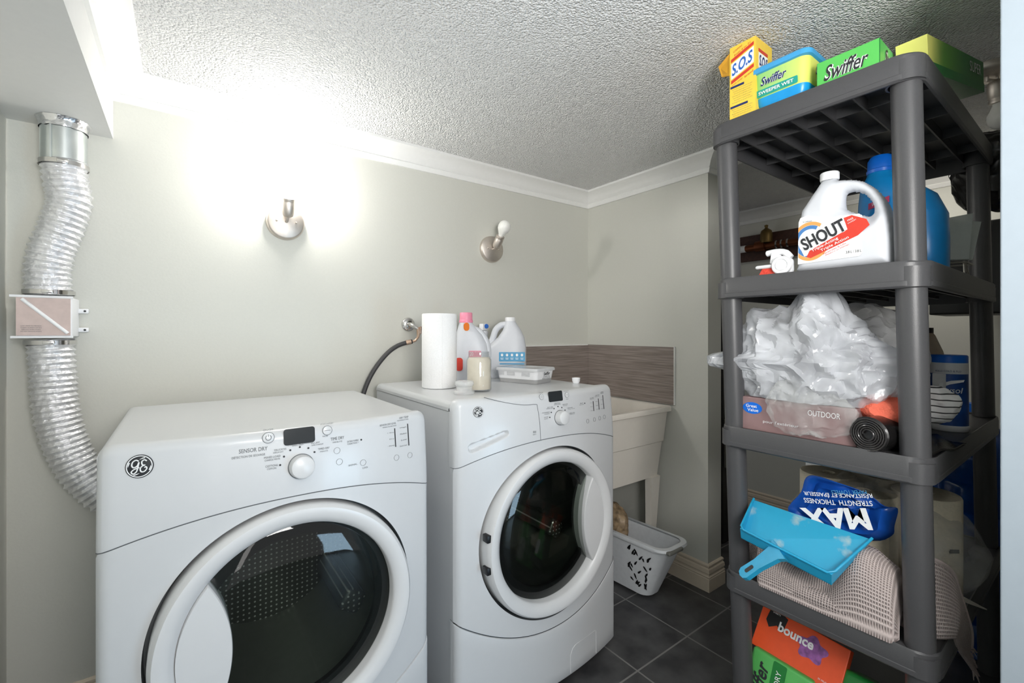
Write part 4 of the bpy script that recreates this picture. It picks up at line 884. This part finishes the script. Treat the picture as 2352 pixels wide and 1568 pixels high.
XR = FX(.080, .086) @ Matrix.Rotation(.40, 4, 'Z')
part('white_swoosh', G().prism([(-.066, -.020), (.030, -.034), (.040, -.024), (.040, .030), (.02, .036), (-.066, .016)], .0010, .0014, XR), M['white_print'], t, smooth=0)
part('red_arrow', G().prism([(-.062, -.024), (-.055, -.031), (.050, -.032), (.078, -.022), (.078, -.006), (.058, .018), (.042, .021), (.038, -.008), (-.05, -.013)], .0014, .0018, XR), M['red'], t, smooth=0)
texts('brand_outline', [('SHOUT', XR @ T((-.010, .007, .0020)), .100, .034, {'bold': .05})], M['white_print'], t)
texts('brand_lettering', [('SHOUT', XR @ T((-.010, .007, .0026)), .098, .032, {'bold': .03})], M['print_dark'], t)
texts('label_lettering', [('Triple-Acting', XR @ T((-.016, -.017, .0022)), .060, .0085, {'bold': .01}), ('Triple Action', XR @ T((.002, -.0265, .0022)), .062, .0085, {'bold': .01}), ('FREE', XR @ T((.052, .010, .0022)), .012, .004), ('LAUNDRY', XR @ T((.053, .004, .0022)), .018, .003)], M['white_print'], t)
text('fine_print', [('Penetrates & Lifts', XR @ T((-.002, -.036, .0022)), .05, .004), ('Pénètre et Déloge', XR @ T((.002, -.042, .0022)), .052, .004)], M['red'], t)
text('volume_mark', [('3.8 L / 3.8 L', FX(.130, .040, .0014), .030, .006), ('SC Johnson', FX(.034, .128, .0014), .020, .005)], M['print_dark'], t)

t = thing('detergent_bottle', 'large blue bottle with a blue cap standing behind the white jug', 'bottle', (1.47, .34, Z2))
def bl(z, c, a, b, e=.7): return sup((1.475, c), a, b, Z2+z, PI/2, e)
part('body', G().loft([bl(.001, .332, .082, .045), bl(.01, .332, .086, .05), bl(.08, .334, .088, .052), bl(.14, .336, .088, .052), bl(.19, .345, .078, .048, .8), bl(.225, .362, .058, .042, .9), bl(.25, .372, .040, .034, 1), bl(.262, .376, .030, .030, 1), bl(.272, .376, .028, .028, 1)]), M['bottle_blue'], t)
part('cap', G().lathe([(.030, 0), (.031, .008), (.029, .010), (.028, .034), (.022, .044), (0, .046)], T((1.475, .376, Z2+.268)), 32), M['cap_blue'], t)
part('label', G().prism([(-.030, -.05), (.040, -.05), (.044, .035), (.0, .045), (-.03, .025)], 0, .001, frame((1.422, .338, Z2+.10), (0, -1, 0), (0, 0, 1))), M['white_print'], t, smooth=0)
part('magenta_band', G().prism([(-.012, -.006), (.030, .006), (.030, .022), (-.012, .010)], 0, .0014, frame((1.4205, .376, Z2+.172), (0, -1, 0), (.12, 0, 1))), mat('magenta', (190, 60, 100), .5), t, smooth=0)
text('lettering', [('Water', frame((1.4185, .367, Z2+.177), (0, -1, 0), (.12, .2, 1)), .026, .009, {'shear': .3})], M['white_print'], t)

t = thing('scrub_brush', 'white hand scrub brush with red bristles at the left of the second tier', 'brush', (1.27, .53, Z2))
z = Z2
part('bristle_block', G().loft([[(1.252, .585, z), (1.292, .585, z), (1.292, .535, z), (1.252, .535, z)], [(1.256, .575, z+.022), (1.290, .575, z+.022), (1.290, .535, z+.022), (1.256, .535, z+.022)]]), M['bristle'], t, smooth=0)
part('body', G().rbox(1.250, 1.296, .528, .592, z+.022, z+.032, .005), M['white_pl'], t)
part('handle', G().loft([[(1.262, y+.010, z_+.004), (1.284, y+.010, z_+.004), (1.284, y-.010, z_-.004), (1.262, y-.010, z_-.004)] for y, z_ in ((.548, z+.032), (.546, z+.048), (.544, z+.060))]), M['white_pl'], t)
part('grip', G().tube(smooth_path([(1.273, .572, z+.064), (1.273, .548, z+.066), (1.273, .526, z+.062), (1.273, .512, z+.046)], 6), [.005]+[.008]*12+[.009]*6, 14), M['white_pl'], t)
part('side_disc', G().lathe([(.0235, 0), (.0235, .010), (.021, .012), (.016, .0115), (.0155, .0085), (.0135, .0085), (.013, .0115), (0, .012)], axis((1.256, .524, z+.026), (-1, 0, 0)), 40), M['white_pl'], t)
part('tail', G().rbox(1.258, 1.286, .505, .535, z+.004, z+.046, .010), M['white_pl'], t)
def sheet(label, P, tk=.004):
    P = [Vector(p) for p in P]; n = (P[1]-P[0]).cross(P[3]-P[0]).normalized()*tk
    tag(part('plastic_sleeve', G().loft([P, [p+n for p in P]]), M['sheet'], smooth=0), label, 'plastic sleeve', 'frosted plastic sleeves')
sheet('front frosted plastic sleeve leaning on the wire stand on the second tier', [(1.74, .330, 1.395), (1.80, .262, 1.395), (1.86, .262, 1.535), (1.78, .34, 1.515)])
sheet('back frosted plastic sleeve fanned out behind the front one on the second tier', [(1.79, .320, 1.398), (1.85, .262, 1.398), (1.94, .256, 1.520), (1.86, .33, 1.53)])
t = thing('wire_stand', 'grey wire stand under the frosted plastic sleeves', 'stand', (1.8, .3, Z2))
for k, (a, b) in enumerate((((1.72, .345, Z2), (1.76, .33, Z2+.056)), ((1.80, .268, Z2), (1.80, .27, Z2+.056)), ((1.88, .268, Z2), (1.85, .275, Z2+.056)), ((1.86, .345, Z2), (1.84, .33, Z2+.056)))):
    part('leg', G().tube([a, b], .0028, 8), M['wire'], t)
part('top_frame', G().tube([(1.75, .333, Z2+.052), (1.80, .264, Z2+.052), (1.88, .264, Z2+.052), (1.86, .335, Z2+.052), (1.75, .333, Z2+.052)], .0028, 8), M['wire'], t)

# ---- third tier
t = thing('bin_liner_box', 'mauve box of outdoor bin liners lying under the clear plastic bags', 'box', (1.36, .5, Z3))
part('carton', G().rbox(1.282, 1.40, .372, .645, Z3, 1.008, .003, 2), M['mauve'], t, smooth=0)
FX = lambda y, z, off=.0005: frame((1.282-off, y, z), (0, -1, 0), (0, 0, 1))
lg = part('logo_oval', G().prism([(.026*math.cos(q), .016*math.sin(q)) for q in [2*PI*i/36 for i in range(36)]], 0, .0006, FX(.613, .978)), M['cap_blue'], t, smooth=0)
text('logo_lettering', [('Great', FX(.615, .984, .0014), .030, .0085, {'bold': .01}), ('Value', FX(.611, .973, .0014), .030, .0085, {'bold': .01})], M['white_print'], lg)
text('lettering', [("pour l'extérieur", FX(.540, .945, .0006), .088, .010), ('OUTDOOR', FX(.44, .985, .0006), .07, .014)], M['white_print'], t)
bag_out = [(0, .165), (8, .180), (20, .150), (38, .120), (55, .130), (72, .165), (84, .195), (92, .195), (100, .160), (112, .135), (124, .150), (136, .178), (146, .172), (160, .185), (172, .215), (178, .285), (183, .290), (189, .215), (205, .200), (225, .185), (245, .170), (262, .165), (280, .165), (300, .150), (320, .145), (345, .150)]
b1 = part('clear_bag', blob((1.335, .475, 1.105), bag_out, .085, 6, .046, 10.5, .8, seed=2, zmin=1.0095), M['film'], smooth=25)
tag(b1, 'big crumpled clear plastic bag filling the front of the third tier', 'bag')
b2 = part('clear_bag', blob((1.55, .46, 1.09), [(0, .16), (45, .17), (90, .17), (135, .15), (180, .15), (270, .15), (315, .15)], .10, 5, .03, 12, .8, seed=6, zmin=Z3), film_mat('cloudy_film', (214, 214, 216), .5, .85), smooth=25)
tag(b2, 'second cloudy plastic bag squeezed behind the big clear bag', 'bag')
b3 = part('clear_bag', blob((1.275, .485, 1.000), [(0, .115), (40, .07), (90, .06), (140, .08), (180, .075), (200, .075), (230, .075), (260, .070), (290, .075), (330, .11)], .030, 5, .018, 20, .8, seed=11), M['wrap'], smooth=25)
tag(b3, 'loose tail of clear film hanging over the mauve box', 'plastic film')
t = thing('bin_liner_roll', 'roll of black bin liners at the front of the third tier', 'bag roll', (1.3, .34, Z3))
rc = Vector((1.258, .345, Z3+.040)); rd = Vector((.93, -.20, 0)).normalized(); XR = axis(rc, rd)
part('roll', G().lathe([(.010, .004), (.036, 0), (.040, .004), (.040, .16), (.034, .165), (0, .165)], XR, 40), M['black_bag'], t)
sp = [XR @ Vector(((.010+.028*i/110)*math.cos(i*.17*PI/1.6), (.010+.028*i/110)*math.sin(i*.17*PI/1.6), -.0008)) for i in range(111)]
part('rolled_edge', G().tube(sp, .0017, 6), mat('shiny_black_edge', (52, 50, 50), .2), t)
part('loose_end', G().grid(lambda u, v: (1.30+.20*u, .300-.05*v-.03*u, Z3+.004+.03*(1-v)*(1-u*.5)+.004*math.sin(9*u+5*v)), 16, 8), M['black_bag'], t, thick=.002)
tag(part('coral_cloth', blob((1.345, .338, Z3+.086), [(0, .06), (60, .035), (90, .032), (150, .045), (180, .05), (270, .02)], .045, 4, .012, 25, seed=3), M['coral'], smooth=40), 'coral cloth stuffed under the clear bag above the black roll', 'cloth')
tag(part('striped_glove', blob((1.47, .262, Z3+.100), [(0, .034), (30, .036), (70, .034), (100, .036), (150, .055), (180, .075), (230, .050), (270, .045), (310, .036)], .03, 5, .012, 20, seed=5), M['stripes'], smooth=40), 'white glove with thin black stripes leaning beside the blue canister', 'glove')
t = thing('wipes_canister', 'blue disinfecting wipes canister at the right side of the third tier', 'canister', (1.735, .292, Z3))
cc = (1.735, .292); prof = lambda r, z: (r, z)
part('body', G().lathe([(.041, .0005), (.043, .004), (.043, .012), (.0415, .018), (.0405, .172), (.0400, .176), (0, .176)], T((*cc, Z3)), 48), M['lysol'], t)
part('white_base', G().lathe([(.0415, .0003), (.0436, .004), (.0436, .014), (.042, .0165)], T((*cc, Z3)), 48), M['white_pl'], t)
part('white_collar', G().lathe([(.0412, .158), (.041, .188), (.036, .191)], T((*cc, Z3)), 48), M['white_pl'], t)
part('lid', G().lathe([(.0405, .188), (.0405, .206), (.038, .209), (0, .2095)], T((*cc, Z3)), 48), M['cap_blue'], t)
dv = (Vector((0, 0, 0))-Vector((*cc, 0))).normalized(); rr = Vector((-dv.y, dv.x, 0)); rr = -rr if rr.dot(Vector((.8, -.6, 0))) < 0 else rr
FZ = lambda a, z, off=.0014: frame(tuple(Vector((*cc, Z3+z))+dv*(.0418+off-.03*abs(a)*abs(a)*14)+rr*a), rr, (0, 0, 1))
part('white_panel', G().prism(rrect(.030, .046, .002), 0, .0006, frame(tuple(Vector((*cc, Z3+.135))+dv*.0395-rr*.018), rr+dv*.45, (0, 0, 1))), M['white_print'], t, smooth=0)
part('swoosh', G().prism([(-.026, -.010), (-.004, .002), (.022, .010), (.024, .016), (-.002, .012), (-.026, .002)], 0, .0006, FZ(.008, .128)), M['white_print'], t, smooth=0)
texts('brand_lettering', [('Lysol', FZ(.009, .112, .0016), .040, .020, {'shear': .2, 'bold': .012})], M['white_print'], t)
text('lettering', [('KILLS COLD & FLU', FZ(.0, .166, .0010), .05, .005)], M['navy'], t)
t = thing('gallon_jug', 'translucent beige gallon jug with black cap at the back of the third tier', 'jug', (1.82, .40, Z3))
part('body', G().loft([sup((1.83, .375), .062, .062, Z3+.0005, 0), sup((1.83, .375), .066, .066, Z3+.01, 0), sup((1.83, .375), .066, .066, Z3+.16, 0), sup((1.83, .37), .050, .050, Z3+.215, 0, .8), sup((1.83, .362), .026, .026, Z3+.262, 0, 1), sup((1.83, .360), .018, .018, Z3+.272, 0, 1)]), M['beige_jug'], t)
part('handle', G().tube(smooth_path([(1.83, .375, Z3+.262), (1.83, .405, Z3+.262), (1.83, .428, Z3+.23), (1.83, .436, Z3+.17)], 6), .012, 14), M['beige_jug'], t)
part('cap', G().lathe([(.020, 0), (.020, .016), (0, .017)], T((1.83, .360, Z3+.270)), 24), M['dark'], t)
tag(part('black_carton', G().rbox(1.66, 1.74, .40, .46, Z3, 1.165, .003, 2), M['black_wood'], smooth=0), 'plain black carton standing behind the clear bags on the third tier', 'box')

# ---- fourth tier
t = thing('waffle_towel', 'folded mauve waffle-weave towel with fringed hem on the fourth tier', 'towel', (1.30, .45, Z4))
def tw(u, v):
    y = .650-.352*u; a = PI*v; q = max(0, min(1, (u-.56)/.26)); h = .080+.012*math.sin(6*u)+.100*q*q*(3-2*q)
    if u > .85: h *= 1-(u-.85)*.55
    fold = .016*math.sin(10.5*u+3.2*v-1.2)*math.sin(a)+.010*math.sin(19*u-5*v)*math.sin(a)+.012*noise.noise(Vector((u*5, v*4, 1)))*math.sin(a)
    ca, sa = math.cos(a), math.sin(a)
    x = 1.298-((.066+fold) if ca > 0 else .030)*math.copysign(abs(ca)**.62, ca); z = Z4+.002+(h+fold)*abs(sa)**.62
    if u < .05 or u > .97:
        e = (1-u/.05) if u < .05 else (u-.97)/.03
        z = Z4+.002+(z-Z4-.002)*(1-.6*e*e); x = 1.298+(x-1.298)*(1-.5*e*e)
    k = max(0, min(1, (y-.585)/.045)); return (x+.034+.062*k*k*(3-2*k), y, z)
part('towel_body', G().grid(tw, 110, 60, lambda u, v: (u*.42, v*.33)), M['waffle'], t, smooth=180, recalc=False)
# lower folded layer: a roll along the front edge, sticking out at the left
P = smooth_path([(1.335, .700, Z4+.072), (1.330, .665, Z4+.052), (1.300, .615, Z4+.034), (1.262, .56, Z4+.026), (1.250, .50, Z4+.026), (1.250, .42, Z4+.026), (1.252, .335, Z4+.024), (1.26, .31, Z4+.022)], 14)
g = G(); n = 20; vs = []; uvs = []
for i, p in enumerate(P):
    r = .024-.007*math.exp(-i/10)
    for k in range(n+1):
        a = 2*PI*k/n; vs.append((p.x+.034-.8*r*math.cos(a), p.y, p.z+r*math.sin(a))); uvs.append((i*.006, k*.008))
g.add(vs, [(i*(n+1)+k, i*(n+1)+k+1, (i+1)*(n+1)+k+1, (i+1)*(n+1)+k) for i in range(len(P)-1) for k in range(n)]); g.uv = uvs
part('front_fold', g, M['waffle'], t, smooth=180)
FL = [((1.335, .690), (1.335, .512)), ((1.400, .655), (1.375, .510)), ((1.435, .600), (1.405, .500)), ((1.490, .520), (1.440, .465)), ((1.550, .455), (1.510, .405)), ((1.590, .402), (1.565, .358))]
top = [Vector((a[0][0], 0, a[0][1])) for a in FL]; bot = [Vector((a[1][0], 0, a[1][1])) for a in FL]; tp_, bt_ = smooth_path(top, 6), smooth_path(bot, 6)
def fl(u, v):
    k = u*(len(tp_)-1); i = min(int(k), len(tp_)-2); f_ = k-i; a = tp_[i].lerp(tp_[i+1], f_); b = bt_[i].lerp(bt_[i+1], f_); p = a.lerp(b, v)
    return (p.x, .224+.005*math.sin(7*u+4*v)+.034*max(0, 1-u*3.2)**1.5, p.z)
part('hanging_end', G().grid(fl, 40, 12, lambda u, v: (u*.45, v*.12)), M['waffle'], t, thick=.006, smooth=180)
part('hem', G().tube([Vector(fl(u/24, 0))+Vector((0, -.001, 0)) for u in range(25)], .0048, 8), M['towel_hem'], t)
g = G(); rnd = random.Random(9)
for k in range(26):
    v = k/25; p = Vector(fl(1, v)); e = p+Vector((.045+rnd.uniform(-.008, .008), rnd.uniform(-.006, .006), -.030-.018*v+rnd.uniform(-.006, .006))); g.tube([p, p.lerp(e, .5)+Vector((0, 0, .004)), e], [.0016, .0016, .0010], 5)
part('fringe', g, M['towel_hem'], t)
t = thing('dustpan', 'translucent blue dustpan lying tilted on top of the waffle towel', 'dustpan', (1.25, .5, .64))
BL, BR, LL, LR = Vector((1.205, .608, .660)), Vector((1.205, .398, .628)), Vector((1.315, .625, .712)), Vector((1.315, .352, .700))
nrm = (BR-BL).cross(LL-BL).normalized(); nrm = nrm if nrm.z > 0 else -nrm
def pan(u, v, h): return BL.lerp(BR, u).lerp(LL.lerp(LR, u), v)+nrm*h
g = G(); th = .0022
P4 = [pan(0, 0, -.030), pan(1, 0, -.030), pan(1, 1, -.004), pan(0, 1, -.004)]
g.loft([P4, [p+nrm*th for p in P4]])
part('tray', g, M['dustpan'], t, smooth=0)
g = G()
def wallq(a, b, ha0, hb0, ha1, hb1, inn):
    q = [a+nrm*ha0, b+nrm*hb0, b+nrm*hb1, a+nrm*ha1]; g.loft([q, [p+inn*.0024 for p in q]])
cen = pan(.5, .5, 0)
wallq(pan(0, 0, 0), pan(1, 0, 0), -.030, -.030, .004, .004, (pan(.5, .5, 0)-pan(.5, 0, 0)).normalized())
wallq(pan(0, 0, 0), pan(0, 1, 0), -.030, -.004, .004, .002, (pan(1, .5, 0)-pan(0, .5, 0)).normalized())
wallq(pan(1, 0, 0), pan(1, 1, 0), -.030, -.004, .004, .002, (pan(0, .5, 0)-pan(1, .5, 0)).normalized())
part('side_walls', g, M['dustpan_edge'], t, smooth=0)
part('rim', G().tube([pan(0, 1, .003), pan(0, .08, .005), pan(.04, 0, .005), pan(.5, 0, .005), pan(.96, 0, .005), pan(1, .08, .005), pan(1, 1, .003)], .0032, 10), M['dustpan_edge'], t)
h0 = pan(.46, 0, -.006); hd_ = (Vector((1.165, .585, .558))-h0); h1 = h0+hd_; side = hd_.normalized().cross(nrm).normalized(); upn = side.cross(hd_).normalized()
Xh = frame(h0, hd_, side); ll = hd_.length
def hl(x, w, z): return [(x, -w, z-.006), (x, w, z-.006), (x, w, z+.006), (x, -w, z+.006)]
g = G(); g.prism([(-.004, -.030), (.012, -.020), (ll*.55, -.014), (ll-.012, -.0155), (ll-.003, -.010), (ll, 0), (ll-.003, .010), (ll-.012, .0155), (ll*.55, .014), (.012, .020), (-.004, .030)], -.007, .007, Xh)
hh = part('handle', g, M['dustpan_edge'], t, smooth=0)
part('hang_hole', G().prism([(x+ll-.030, y) for x, y in rrect(.026, .010, .0045)], -.0074, .0074, Xh), M['dark'], hh, smooth=0)
t = thing('paper_towel_pack', 'large clear-wrapped pack of cream paper towel rolls on the fourth tier', 'paper towel pack', (1.53, .40, Z4))
for c in ((1.555, .305), (1.445, .405), (1.655, .420), (1.545, .52)):
    part('roll', G().lathe([(.018, .276), (.018, .002), (.068, .002), (.070, .006), (.070, .272), (.068, .276), (.018, .276)], T((*c, Z4+.002)), 40, caps=False), M['cream'], t)
part('clear_wrap', blob((1.555, .405, Z4+.145), [(0, .215), (25, .19), (55, .165), (90, .155), (130, .155), (160, .185), (180, .21), (205, .19), (225, .17), (270, .150), (315, .175), (340, .205)], .150, 5, .014, 10, .55, seed=14, zmin=Z4+.0005), M['wrap'], t, smooth=35)
KF = [(.540, .700), (.510, .762), (.500, .802), (.475, .815), (.422, .812), (.369, .800), (.335, .777), (.311, .779), (.318, .736), (.323, .711), (.36, .684), (.45, .680)]
pts = cr(KF, 4); cK = Vector((.42, .745))
g = G(); NR_ = 8
loops = []
for j in range(1, NR_+1):
    s = j/NR_; loops.append([(1.337+.010*math.sin(14*(p[0]+p[1])*s)+.018*(1-s)*0+.004*math.sin(40*p[0])*s, cK.x+(p[0]-cK.x)*s, cK.y+(p[1]-cK.y)*s) for p in pts])
g.loft(loops, True, False)
ml = part('printed_flap', g, M['flap_blue'], t, thick=.0015, smooth=60)
RF = lambda y, z, a, off=.017: frame((1.337-off, y, z), (0, 1, 0), (0, 0, -1)) @ Matrix.Rotation(a, 4, 'Z')
texts('brand_lettering', [('MAX', RF(.430, .722, .30), .150, .050, {'bold': .04})], M['white_print'], ml)
text('flap_lettering', [('STRENGTH  THICKNESS', RF(.425, .763, .24), .150, .012, {'bold': .01, 'arc': -.01}), ('RÉSISTANCE ET ÉPAISSEUR', RF(.425, .780, .24), .150, .012, {'bold': .01, 'arc': -.01})], M['white_print'], ml)
text('pale_lettering', [('PAPER TOWELS', RF(.400, .796, .28), .075, .010)], M['label_blue'], ml)
g = G(); g.box(-.012, .012, -.003, .003, 0, .001, frame((1.512, .244, .655), (.8, -.6, 0), (.1, 0, 1))); g.box(-.010, .012, .001, .006, 0, .001, frame((1.512, .244, .655), (.8, -.6, 0), (.1, 0, 1))); part('black_tape_mark', g, M['dark'], t, smooth=0)
tag(part('white_carton', G().rbox(1.74, 1.84, .555, .653, Z4, .76, .003, 2), M['white_print'], smooth=0), 'white carton at the back left of the fourth tier, behind the blue printed wrap', 'box')
tag(part('plastic_wedge', G().loft([[(1.50, .232, .560), (1.505, .232, .545), (1.505, .226, .545), (1.50, .226, .560)], [(1.62, .205, .498), (1.622, .205, .494), (1.622, .202, .494), (1.62, .202, .498)]]), M['sink'], smooth=0), 'pointed white plastic sliver sticking out past the towel fringe', 'plastic wedge')

# ---- bottom tier
t = thing('dryer_sheet_box', 'torn orange box with purple flower print on the lowest tier', 'box', (1.4, .56, .25))
cB = Vector((1.405, .545, .300)); XB = frame(tuple(cB), (.05, -1, -.12), (.55, -.1, .85)) 
part('carton', G().rbox(-.110, .110, -.060, .060, -.048, .0, .002, 2, XB), M['orange'], t, smooth=0)
part('purple_flower_print', G().prism([(.034*math.cos(q)*(1+.18*math.sin(5*q)), .030*math.sin(q)*(1+.18*math.sin(5*q))) for q in [2*PI*i/40 for i in range(40)]], 0, .0006, XB @ T((.03, .012, .0004))), M['purple'], t, smooth=0)
part('torn_opening', G().prism([(-.088, .058), (-.092, .022), (-.080, .006), (-.062, .020), (-.044, .010), (-.040, .050), (-.06, .059)], .0002, .0010, XB), M['dark'], t, smooth=0)
texts('brand_lettering', [('bounce', XB @ T((-.012, .022, .0012)), .090, .026, {'bold': .03})], M['white_print'], t)
text('fine_print', [('25 FEUILLES', XB @ T((.075, -.045, .0012)), .03, .004), ('SHEETS', XB @ T((-.07, .050, .0012)), .02, .004)], M['white_print'], t)
t = thing('dry_cloth_pack', 'green packet of dry sweeping cloths under the orange box', 'packet', (1.40, .56, .15))
XP = frame((1.335, .575, .195), (.05, -1, -.1), (.30, 0, .95))
part('packet', G().rbox(-.075, .080, -.115, .07, -.035, 0, .008, 3, XP), M['green'], t)
part('dark_band', G().prism(rrect(.034, .17, .004), 0, .0008, XP @ T((.0, -.02, .0002))), M['green_dk'], t, smooth=0)
part('pale_window', G().prism(rrect(.05, .10, .02), 0, .0008, XP @ T((.048, -.05, .0002))), M['white_print'], t, smooth=0)
RT = Matrix.Rotation(PI/2, 4, 'Z')
texts('brand_lettering', [('Swiffer', XP @ T((-.042, -.02, .0012)) @ RT, .13, .034, {'shear': .3, 'bold': .02})], M['print_dark'], t)
text('band_lettering', [('SWEEPER DRY', XP @ T((.0, -.02, .0018)) @ RT, .13, .013)], M['white_print'], t)
tag(part('green_packet', G().rbox(-.07, .07, -.05, .05, -.03, .03, .012, 3, T((1.47, .40, .235)) @ Matrix.Rotation(.5, 4, 'Y')), M['green_dk']), 'dark green packet to the right of the orange box on the lowest tier', 'packet')
tag(part('support_carton', G().rbox(1.36, 1.58, .34, .64, .0805, .16, .004, 2), M['cream'], smooth=0), 'cream carton at the bottom of the lowest tier under the packets', 'box')

# ------------------------------------------------------------------ behind the shelving unit
def water_jug(x, y, z, label):
    t = thing('water_jug', label, 'water jug', (x, y, z), 'blue water jugs')
    pr = [(.125, .001), (.135, .012), (.135, .09), (.128, .10), (.135, .11), (.135, .19), (.128, .20), (.135, .21), (.135, .30), (.12, .335), (.07, .37), (.034, .395), (.030, .44)]
    part('bottle', G().lathe(pr, T((x, y, z)), 48), M['water_blue'], t); part('cap', G().lathe([(.034, .435), (.034, .465), (0, .466)], T((x, y, z)), 28), M['cap_blue'], t)
water_jug(2.30, .31, .468, 'upper blue water jug stacked behind the shelving unit'); water_jug(2.30, .31, 0, 'lower blue water jug standing on the floor behind the shelving unit')
t = thing('wall_cabinet', 'black cabinet hanging at the right behind the shelving unit', 'cabinet', (2.62, .3, 1.26))
part('carcass', G().rbox(2.56, 2.86, .125, .49, 1.262, 1.63, .004, 2), M['black_wood'], t, smooth=0)
part('door', G().rbox(2.545, 2.56, .13, .305, 1.268, 1.624, .002, 2), M['black_wood'], t, smooth=0); part('door', G().rbox(2.545, 2.56, .31, .485, 1.268, 1.624, .002, 2), M['black_wood'], t, smooth=0)
t = thing('pipe_manifold', 'brown board carrying dark pipes and a brass bell on the far wall', 'pipes', (3.08, 1.4, 1.72))
part('board', G().box(XF-.025, XF-.0005, 1.12, 1.64, 1.665, 1.835), M['brown'], t, smooth=0)
part('pipe', G().tube([(XF-.06, 1.64, 1.745), (XF-.06, 1.36, 1.745), (XF-.06, 1.10, 1.745)], .022, 16), M['copper'], t)
part('pipe_label', G().tube([(XF-.06, 1.555, 1.745), (XF-.06, 1.495, 1.745)], .0235, 16), M['white_print'], t)
part('valve', G().lathe([(.034, -.03), (.036, 0), (.034, .03)], axis((XF-.06, 1.40, 1.75), (0, 1, 0)), 20), M['copper'], t)
for y in (1.30, 1.27, 1.235): part('pipe_ring', G().ring([(.022, -.005), (.027, -.005), (.027, .005), (.022, .005)], axis((XF-.06, y, 1.745), (0, 1, 0)), 20), M['chrome'], t)
part('bell', G().lathe([(.034, 0), (.036, .01), (.036, .055), (.030, .078), (.014, .090), (.008, .096), (.012, .112), (0, .118)], T((XF-.062, 1.365, 1.765)), 28), M['brass'], t)
t = thing('utility_cabinet', 'tall narrow black cabinet just visible between the wall end and shelf post', 'cabinet', (2.53, 1.44, 0))
part('carcass', G().rbox(2.44, 2.62, 1.33, 1.56, .0005, 1.60, .004, 2), M['black_wood'], t, smooth=0)
part('grey_panel', G().rbox(2.45, 2.50, 1.318, 1.33, .43, .70, .002, 2), M['grey_metal'], t, smooth=0)

bpy.context.view_layer.update()
